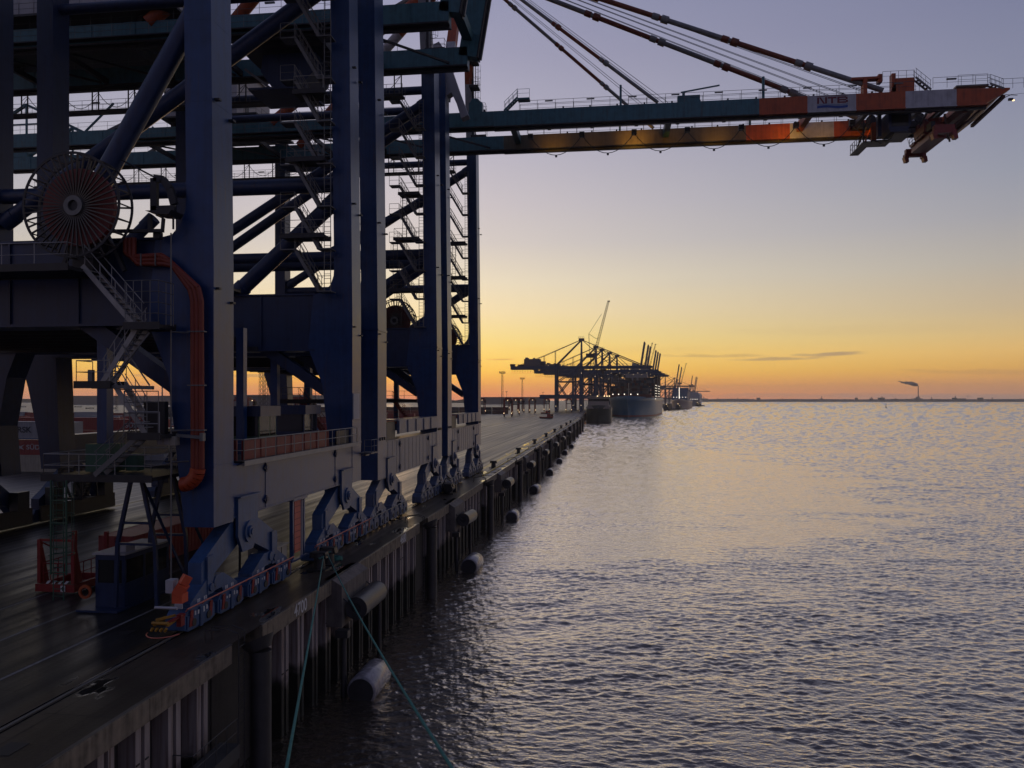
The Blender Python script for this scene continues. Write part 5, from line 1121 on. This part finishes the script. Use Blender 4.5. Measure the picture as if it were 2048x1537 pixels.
# lattice luffing cranes
def luffer(label):
    R = thing('luffing_crane', label, 'crane', (0,0,0), 'lattice luffing cranes')
    m = MB(); m.lattice((0,0,8),(0,0,52),3.2,12,.22); m.box(-5,5,-5,5,0,3); m.beam((-4,-4,3),(0,0,9),.8); m.beam((4,4,3),(0,0,9),.8); m.beam((-4,4,3),(0,0,9),.8); m.beam((4,-4,3),(0,0,9),.8); m.build('tower', DARK, R)
    m = MB(); m.box(-6,2.5,-2,2,50,54); m.box(2.5,4.5,-1.2,1.2,50.5,53); m.build('cab', DARK, R)
    m = MB(); m.lattice((2.2,0,53),(15.5,0,104),2.4,22,.16,0,1.5); m.box(14.6,17,-.8,.8,103.6,104.6); m.build('jib', DARK, R)
    m = MB(); m.tube((-2.5,0,54),(-3.2,0,73),.28,5); m.tube((-3.2,0,73),(2.5,0,69),.2,4); m.tube((2.5,0,69),(6.4,0,68),.2,4); m.tube((-3.2,0,73),(9,0,92),.16,4); m.build('tie_frame', DARK, R)
    return R
l0 = luffer('tall lattice luffing jib crane rising above the nearest far gantry crane'); l0.location = (-18,745,0)
dup(l0, (53,1310,0), 0, 'left of two small lattice luffing jibs above the raised booms'); dup(l0, (60,1340,0), 0, 'right of two small lattice luffing jibs above the raised booms'); dup(l0, (180,2060,0), 0, 'tiny lattice luffing jib far down the quay')
# ---- ships
def hull(R, L, B, zd, zb, mats, flare=.0, zw=-6.2, bow=.16, split=None, name='hull'):
    """lofted hull: local y from the bow (0) to the stern (L), deck height zd, bow sheer zb"""
    ts = [0,.012,.03,.06,.1,.15,.2,.3,.5,.8,.97,1.0]; lv = [0,.12,.3,.55,.8,1.0]; m = MB(); vs = []
    for t in ts:
        full = min(1.0, (t/bow))**.55 if t < bow else 1.0; wl = min(1.0, max(0,(t-.012))/(bow*1.35))**.75
        if t > .96: full *= .97; wl *= .9
        top = zd+(zb-zd)*max(0,1-t/.16)**1.5
        for s in (-1,1):
            for l in lv:
                w = (wl+(full-wl)*l**(1.6+flare))*B/2; rake = (1-l)*L*.035*max(0,1-t/.06)
                vs.append((s*max(w,.05), t*L+rake, zw-.8+(top-zw+.8)*l))
    n = len(lv); fs = []; mi = []
    for i in range(len(ts)-1):
        for s in (0,1):
            for k in range(n-1):
                a = i*2*n+s*n+k; b = a+2*n; f = (a,b,b+1,a+1); m.add([],[]); fs.append(f); mi.append(1 if k == 0 else 0)
    o = len(m.v); m.v += vs
    for f, q in zip(fs, mi): m.f.append(list(f)); m.mi.append(q); m.sm.append(True)
    for i in range(len(ts)-1): m.f.append([i*2*n+n-1,(i+1)*2*n+n-1,(i+1)*2*n+2*n-1,i*2*n+2*n-1]); m.mi.append(2); m.sm.append(False)
    a = (len(ts)-1)*2*n
    m.f.append([a+k for k in range(n)]+[a+n+k for k in range(n-1,-1,-1)]); m.mi.append(0); m.sm.append(False)
    return m.build(name, mats, R)
DECKR = mat('deck_red', (.12,.04,.035), .7, var=.2)
# feeder moored behind the far quay edge, stern bulwarks towards us
S = thing('feeder_ship', 'dark grey green feeder ship moored just right of the far quay edge', 'ship', (0,0,0))
hull(S, 88, 17.5, 3.2, 6.0, [HULLD, TUGM, DECKR], .2, bow=.05)
m = MB(); m.box(-7.6,7.6,1.6,60,3.4,5.2); m.box(-6.8,6.8,6,14,5.2,11.0); m.box(-8.4,8.4,7,9,11,11.6); m.box(-7.2,7.2,6.4,13,11.6,12.3); m.build('superstructure', [mat('ship_cream',(.30,.26,.22),.6,var=.15)], S)
m = MB(); m.box(-7.0,7.0,5.95,6.0,8.6,10.4); m.build('window_band', GLASS, S)
m = MB(); [m.tube((x,.6,5.2),(x*1.12,.3,8.2),.12,5) for x in (-7.6,7.6)]; m.beam((-8.4,.4,6.1),(8.4,.4,6.1),.25); m.build('bulwark', [CREAM], S)
m = MB(); [m.box(x,x+.7,5.7,5.9,11.9,12.5) for x in (-1.2,3.6,5.4,7.0)]; m.build('deck_lamp', LAMPW, S)
S.location = (-8.6,534,0); S.rotation_euler = (0,0,-.01)
# big container ship
S = thing('container_ship', 'huge blue hulled container ship stacked high at the far berth', 'ship', (0,0,0))
hull(S, 225, 44, 11.5, 13.2, [HULLB, HULLR, DECKR], .5, bow=.17)
m = MB(); m.box(-20,20,20,22,11.5,14.5); m.build('breakwater', DECKR, S)
m = MB(); m.box(-8,13,66,80,11.5,37); m.box(-14,18,68,78,37,40.0); m.box(-2,2,70,75,40.0,46); m.build('superstructure', [mat('ship_house',(.34,.31,.28),.6,var=.15)], S)
m = MB(); [m.box(-13.6+k*2.6,-12+k*2.6,67.9,68,38,39.4) for k in range(12)]; m.build('window_band', GLASS, S)
m = MB()
for k, (y0, h) in enumerate(((33,18),(48,22),(63,24),(84,26),(99,30),(114,30),(129,28),(144,30))):
    for x in (-22.2,21.6): m.box(x,x+.6,y0-1.6,y0-.6,11.5,13+h*.75)
    [m.box(-22,22,y0-1.5,y0-1.0,11.5+h*.2*j,11.9+h*.2*j) for j in (1,2,3)]
m.build('lashing_bridge', [DARK], S)
m = MB(); m.tube((0,14,12),(0,14,25),.35,8); m.box(-1.6,1.6,13.7,14.3,19,19.4); m.build('foremast', CREAM, S)
m = MB(); [m.box(x,x+.8,9+abs(x)*.4,9.3+abs(x)*.4,14.2,15.0) for x in (-15,-9.5,-4,2,8)]; m.box(22.6,22.9,40,40.8,10,10.8)
for y in (46,62,97,112):
    for r in range(5):
        for k in range(6): m.box(22.25,22.5,y+k*1.9,y+k*1.9+.8,12.9+r*2.6,13.15+r*2.6)
m.build('deck_lamp', LAMPC, S)
SX, SYY, SH = 14.5, 705.0, -.115
S.location = (SX,SYY,0); S.rotation_euler = (0,0,SH)
def ship_pt(x,y,z): c, s = math.cos(SH), math.sin(SH); return (SX+x*c-y*s, SYY+x*s+y*c, z)
SHIPC = {}
def dk(c):
    n = 'ship_'+c[0]
    return MATS.get(n) or mat(n, c[1], .7, var=.2)
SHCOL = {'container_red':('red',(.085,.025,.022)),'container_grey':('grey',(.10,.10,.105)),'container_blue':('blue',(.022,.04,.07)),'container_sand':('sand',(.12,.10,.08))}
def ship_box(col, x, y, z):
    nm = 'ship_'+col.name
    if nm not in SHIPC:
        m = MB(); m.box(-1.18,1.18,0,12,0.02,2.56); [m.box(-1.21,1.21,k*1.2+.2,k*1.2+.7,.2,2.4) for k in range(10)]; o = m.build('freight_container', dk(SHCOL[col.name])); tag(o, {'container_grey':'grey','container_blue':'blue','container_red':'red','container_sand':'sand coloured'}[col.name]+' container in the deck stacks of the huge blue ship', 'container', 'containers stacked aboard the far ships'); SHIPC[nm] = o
    else: o = dup(SHIPC[nm])
    o.location = ship_pt(x,y,z); o.rotation_euler = (0,0,SH)
rr = random.Random(5); cp = [REDC,GREYC,BLUEC,SANDC,BLUEC,REDC,SANDC]
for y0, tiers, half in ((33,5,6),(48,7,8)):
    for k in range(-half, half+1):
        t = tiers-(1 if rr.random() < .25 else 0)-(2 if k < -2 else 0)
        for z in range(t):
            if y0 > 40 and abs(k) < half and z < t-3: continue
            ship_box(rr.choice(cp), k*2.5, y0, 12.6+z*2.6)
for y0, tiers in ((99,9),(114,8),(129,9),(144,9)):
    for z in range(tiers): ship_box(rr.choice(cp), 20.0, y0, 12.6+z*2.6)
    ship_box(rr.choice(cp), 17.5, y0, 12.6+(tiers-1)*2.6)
# farther ships
S = thing('container_ship', 'smaller far container ship with a pale pink bow beyond the tugs', 'ship', (0,0,0))
hull(S, 220, 30, 8, 11, [mat('hull_pale',(.42,.33,.30),.5,var=.1), HULLR, DECKR], .4, bow=.15)
m = MB(); m.box(-13,13,60,72,8,30); [m.box(-13,13,y,y+11,9,20+4*(k % 3)) for k, y in enumerate((20,34,47,76,92,108,124))]; m.build('cargo', [BLUEC, REDC], S); m = MB(); [m.box(-10+k*5,-9+k*5,15,15.4,13,14) for k in range(5)]; m.tube((0,10,11),(0,10,30),.4,6); m.build('deck_lamp', LAMPC, S)
S.location = (114,1330,0); S.rotation_euler = (0,0,-.14)
S = thing('cargo_carrier', 'pale bulky car carrier ship at the farthest berth', 'ship', (0,0,0))
hull(S, 190, 34, 8, 9, [PALEG, TUGM, DECKR], .1, bow=.12); m = MB(); m.prism([(-17,8),(17,8),(17.5,20),(15,25),(9,27.5),(-9,27.5),(-15,25),(-17.5,20)],'y',14,185); m.prism([(-15,8),(15,8),(14,18),(8,24),(-8,24),(-14,18)],'y',8,14); m.build('superstructure', [PALEG], S)
m = MB(); [m.box(-16+k*4,-15+k*4,7.6,8,9.5,10.5) for k in range(8)]; m.build('deck_lamp', LAMPC, S)
S.location = (197,1930,0); S.rotation_euler = (0,0,-.15)
def tug(label):
    R = thing('tug_boat', label, 'boat', (0,0,0), 'tug boats off the far quay')
    hull(R, 30, 10.5, -3.6, -2.0, [TUGM, TUGM, DARK], .1, bow=.3)
    m = MB(); m.box(-3.6,3.6,7,18,-3.6,-.6); m.box(-2.6,2.6,8,14,-.6,2.2); m.box(-1.2,1.2,15,17,-.6,2.6); m.build('wheelhouse', TUGM, R)
    m = MB(); m.tube((0,12,2.2),(0,12,7.5),.15,6); m.box(-.8,.8,11.8,12.2,5,5.2); m.build('mast', DARK, R)
    m = MB(); m.box(-.5,.5,7.5,8,2.4,3.1); m.box(2.2,2.6,6.8,7.2,-.4,.2); m.build('deck_lamp', LAMPW, R); return R
t0 = tug('black tug boat lying right of the huge blue ship'); t0.location = (76,1140,0); t0.rotation_euler = (0,0,-.6)
dup(t0, (102,1225,0), -.3, 'second black tug boat before the pale pink bow'); dup(t0, (190,1790,0), -.7, 'small far tug boat near the car carrier'); dup(t0, (232,2050,0), .9, 'tiny farthest tug boat at the end of the quay')
# ---- straddle carriers
def straddle(label):
    R = thing('straddle_carrier', label, 'carrier', (0,0,0), 'straddle carriers on the terminal')
    for x in (-2.1,2.1):
        for y in (-3.4,3.4): m = MB(); m.box(x-.28,x+.28,y-.3,y+.3,1.2,9.6); m.build('leg', REDB, R)
        m = MB(); m.box(x-.4,x+.4,-4.4,4.4,.9,1.7); m.build('wheel_beam', REDB, R)
        m = MB(); [m.disc((x,y,.5),'x',.5,.4,14) for y in (-3.6,-1.3,1.3,3.6)]; m.build('wheels', RUBBER, R)
    m = MB(); m.box(-2.6,2.6,-4,4,9.2,10.0); m.box(-1.8,1.8,-2.8,2.8,10,10.9); m.build('top_frame', REDB, R)
    m = MB(); m.box(-2.0,2.0,-3.2,3.2,6.4,6.8); m.tube((-1.6,0,6.8),(-1.6,0,9.2),.06,4); m.tube((1.6,0,6.8),(1.6,0,9.2),.06,4); m.build('spreader', DARK, R)
    m = MB(); m.box(1.2,2.6,-4.9,-3.9,7.6,9.2); m.build('driver_cab', DARK, R)
    m = MB(); m.box(-2.4,-2.0,-4.5,-4.42,1.9,2.3); m.box(1.9,2.3,-4.5,-4.42,1.9,2.3); m.box(-.3,.1,-4.1,-4.0,9.3,9.6); m.build('headlight', LAMPW, R)
    return R
st0 = straddle('red straddle carrier left of the far cranes, nearest of its row'); st0.location = (-58.5,437,0); st0.rotation_euler = (0,0,.1)
for i, (x,y,h) in enumerate(((-59,478,.1),(-66,566,.1),(-58,568,.2),(-51,614,.1),(-32,590,.05))):
    dup(st0, (x,y,0), h, ['second red straddle carrier in the row left of the far cranes','small red straddle carrier behind the second of its row','small red straddle carrier close before the far crane legs','small red straddle carrier beside the landside leg of the far crane','small red straddle carrier under the first far crane'][i])
for (x,y,h) in ((-118,283,1.5),(-127,300,1.5),(-138,330,1.2),(-150,300,1.5)): dup(st0, (x,y,0), h, 'red straddle carrier seen between the near crane legs')
for (x,y) in ((-88,520),(-75,640),(-95,700)): dup(st0, (x,y,0), .3, 'small red straddle carrier far back in the terminal')
# ---- masts
def light_mast(label):
    R = thing('light_mast', label, 'light mast', (0,0,0), 'tall light masts of the terminal')
    m = MB(); m.lattice((0,0,0),(0,0,34),1.7,20,.09,0,1.2); m.build('mast', DARK, R)
    m = MB(); m.box(-2.6,2.6,-2.6,2.6,33.6,34.0); m.box(-2.8,2.8,-2.8,2.8,34.6,35.3); m.build('lamp_head', DARK, R); return R
lm0 = light_mast('tall lattice light mast standing left of the far cranes'); lm0.location = (-99,700,0)
for (x,y,s,lb) in ((-92,800,.92,'second tall light mast left of the far cranes'),(-190,1400,.7,'low far light mast behind the straddle carriers'),(-110,1250,.6,'small far light mast close to the far crane'),(-168,360,1.25,'tall lattice mast seen left of the second near crane leg'),(-180,380,1.25,'tall lattice mast standing just left of its twin'),(-160,560,.95,'lattice light mast seen between the second and third near legs'),(-440,640,.95,'light mast on the far left behind the zigzag stairs')):
    dup(lm0, (x,y,0), None, lb, scale=s)
pl = MB(); pl.tube((0,0,0),(0,0,12),.12,5,0,.08); pl.box(-.9,.9,-.2,.2,11.8,12.1)
p0 = single(pl, 'street_lamp', DARK, 'thin lamp pole far back on the terminal ground', 'lamp post', (0,0,0), 'lamp poles on the terminal'); p0.location = (-150,640,0)
for k, (x,y) in enumerate(((-130,760),(-100,900),(-70,980),(-160,1100),(-60,720),(-45,800),(-300,560),(-340,700))): dup(p0, (x,y,0), None)
# small red trucks on the apron
tk = thing('terminal_truck', 'small red truck driving on the apron toward the far cranes', 'truck', (0,0,0))
m = MB(); m.box(-1.2,1.2,-3.6,-1.4,.6,2.4); m.box(-1.1,1.1,-1.4,3.8,.6,1.0); m.build('body', RED, tk); m = MB(); m.box(-1.25,1.25,-3.2,3.2,.1,.6); m.build('wheels', TUGM, tk); m = MB(); m.box(-1.05,1.05,-3.65,-3.6,1.5,2.2); m.build('window', GLASS, tk)
tk.location = (-33,394,0); tk.rotation_euler = (0,0,1.0); dup(tk, (-44,520,0), .8, 'smaller red truck farther off near the straddle carriers')
# ---- far left: sheds, turbines
def shed(x,y,w,d,h,lb,c=PALEG):
    m = MB(); m.box(x-w/2,x+w/2,y,y+d,0,h); m.prism([(x-w/2-1,h),(x+w/2+1,h),(x+w/2,h+1.4),(x-w/2,h+1.4)],'y',y-1,y+d+1); [m.box(x-w/2+k*w/12,x-w/2+k*w/12+.5,y-.1,y,1,h-.5) for k in range(1,12)]
    single(m, 'warehouse', c, lb, 'building', (x,y,0))
FARG = mat('far_grey', (.16,.15,.16), .7, var=.1)
shed(-560,1500,160,60,17,'long low grey warehouse far behind the near crane legs',FARG); shed(-900,1300,220,60,15,'broad grey warehouse on the far left horizon',FARG); shed(-190,1500,130,50,13,'pale warehouse beyond the light masts',FARG); shed(-420,900,90,50,14,'grey shed behind the lattice masts',FARG); shed(-1250,1150,300,60,14,'very long grey shed at the left edge of the terminal',mat('shed_dark',(.09,.085,.09),.8,var=.1))
m = MB(); m.add([(-2600,1900,-1),(-2600,2300,-1)]+[],[]); rr = random.Random(2); n = 100; vs = []
for i in range(n):
    x = -3600+i*33; h = 9+6*noise.noise((i*.35,0,0))+rr.uniform(0,3); vs += [(x,2100,-1),(x,2104,h),(x,2300,h*.8),(x,2400,-1)]
m.add(vs, [(4*i+k,4*i+4+k,4*i+5+k,4*i+1+k) for i in range(n-1) for k in range(3)])
tag(m.build('tree_belt', mat('far_trees',(.04,.045,.04),.9,var=.2)), 'dark tree belt along the left horizon', 'trees', kind='stuff')
def turbine(label, rot):
    R = thing('wind_turbine', label, 'wind turbine', (0,0,0)); m = MB(); m.tube((0,0,0),(0,0,60),1.3,10,0,.8); m.build('tower', FARG, R)
    m = MB(); m.box(-1,1,-3,2.5,59,62); m.build('nacelle', FARG, R)
    for k in range(3):
        a = rot+k*2.094; d = Vector((math.sin(a),0,math.cos(a))); h = Vector((0,-3.4,60.5)); m = MB(); m.beam(h,h+d*10,.7,1.8,0,(0,1,0)); m.beam(h+d*10,h+d*33,.6,2.0,0,(0,1,0),.2,.5); m.build('blade', FARG, R)
    return R
w0 = turbine('wind turbine far out on the opposite river shore', .15); w0.location = (2260,5250,-5); w0.scale = (.62,)*3
w1 = turbine('wind turbine seen through the nearest crane left of its first leg', .1); w1.location = (-520,840,0); w1.rotation_euler = (0,0,.6); w1.scale = (.72,)*3
w2 = turbine('wind turbine beside the lattice masts between the near crane legs', -.05); w2.location = (-415,930,0); w2.rotation_euler = (0,0,.5); w2.scale = (.75,)*3
# ---- opposite shore
rr = random.Random(9); m = MB(); n = 260; vs = []
for i in range(n):
    x = -300+i*40; y = 4950+x*.02+60*noise.noise((i*.07,3,0)); h = 6+max(0,12*noise.noise((i*.16,0,5))+7*noise.noise((i*.7,2,1))+4*noise.noise((i*2.3,7,1)))
    vs += [(x,y-140,-6.4),(x,y,-3.5),(x,y+80,h),(x,y+700,h+1),(x,y+5000,2)]
m.add(vs, [(5*i+k,5*i+5+k,5*i+6+k,5*i+1+k) for i in range(n-1) for k in range(4)])
tag(m.build('far_shore', mat('far_shore_land',(.05,.052,.05),.9,var=.2)), kind='structure')
m = MB()
for i in range(90):
    x = 300+i*72+rr.uniform(-25,25); y = 5030+x*.02; w = rr.uniform(10,55); h = rr.choice((7,9,11,12,15,20)); m.box(x-w/2,x+w/2,y,y+20,0,h)
    if rr.random() < .25: m.box(x-2,x+2,y-4,y,0,h+rr.uniform(5,14))
tag(m.build('far_town', mat('far_town_grey',(.06,.06,.062),.9,var=.15)), 'low hazy town and trees along the opposite shore', 'town', kind='stuff')
m = MB(); m.box(1975,2075,5040,5060,-2,9.5); m.prism([(1975,9.5),(2075,9.5),(2070,11),(1980,11)],'y',5038,5062); single(m,'warehouse',FARG,'long hazy warehouse on the opposite shore left of the turbine','building',(2025,5040,0))
ch = thing('chimney', 'tall thin chimney smoking on the opposite shore', 'chimney', (1990+970,5300,0))
CHX = atY(1836.5,799,5300).x; ch.location = (CHX,5300,0); OFF[ch.name] = Vector((CHX,5300,0))
m = MB(); m.tube((CHX,5300,-2),(CHX,5300,95),4.0,14,0,2.4); m.tube((CHX,5300,93),(CHX,5300,96),2.8,14); m.build('stack', mat('chimney_red',(.20,.09,.07),.7,var=.1), ch); m = MB(); m.box(CHX-30,CHX+20,5285,5315,-2,16); m.box(CHX-12,CHX+6,5290,5310,16,26); m.build('boiler_house', FARG, ch)
sm, t_, b_ = nodes('smoke_grey'); nt = t_
b_.inputs['Base Color'].default_value = (.20,.20,.21,1); b_.inputs['Roughness'].default_value = 1
g_ = N('ShaderNodeNewGeometry'); nz_ = N('ShaderNodeTexNoise'); nz_.inputs['Scale'].default_value = .06; nz_.inputs['Detail'].default_value = 4; L(g_.outputs['Position'], nz_.inputs[0]); lw = N('ShaderNodeLayerWeight'); lw.inputs[0].default_value = .35
L(M('MULTIPLY', smooth(nz_.outputs[0],.30,.55), M('SUBTRACT',1.0,lw.outputs['Facing'],clamp=True)), b_.inputs['Alpha'])
m = MB(); rr = random.Random(4)
for k in range(22):
    t = k/21; c = Vector((CHX-4-112*t+rr.uniform(-4,4), 5300+rr.uniform(-6,6), 98+26*t**.7+rr.uniform(-3,5)*t)); r = 3+9*math.sin(math.pi*min(1,t*1.05)**.6)*rr.uniform(.7,1.15); vs = []
    for i in range(7):
        for j in range(12): th, ph = math.pi*i/6, 2*math.pi*j/12; d = Vector((math.sin(th)*math.cos(ph)*1.5,math.sin(th)*math.sin(ph),math.cos(th))); vs.append(c+d*r*(1+.35*noise.noise(c*.05+d*1.7)))
    m.add(vs, [(i*12+j,i*12+(j+1) % 12,(i+1)*12+(j+1) % 12,(i+1)*12+j) for i in range(6) for j in range(12)], 0, True)
single(m, 'smoke_plume', sm, 'grey smoke plume drifting left from the far chimney', 'smoke', (CHX,5300,96))
p = atZ(1772,816,-6.2); m = MB(); m.tube(p,p+Vector((0,0,1.2)),1.6,12,0,1.3); m.tube(p+Vector((0,0,1.2)),p+Vector((0,0,6.5)),.8,10,0,.25); m.tube(p+Vector((0,0,6.5)),p+Vector((0,0,7.6)),.45,8); single(m,'buoy',TUGM,'dark navigation buoy out on the river','buoy',tuple(p))
# ---- air: thin even evening haze
m = MB(); m.box(-5200,9500,-250,6600,-12,122); hz = m.build('haze', []); tag(hz, kind='stuff')
hm = bpy.data.materials.new('haze'); hm.use_nodes = True; t_ = hm.node_tree; t_.nodes.clear(); ov = t_.nodes.new('ShaderNodeOutputMaterial'); pv = t_.nodes.new('ShaderNodeVolumePrincipled'); t_.links.new(pv.outputs[0], ov.inputs['Volume'])
pv.inputs['Color'].default_value = (.98,.97,.98,1); pv.inputs['Density'].default_value = .00010; pv.inputs['Anisotropy'].default_value = .6; hz.data.materials.append(hm)
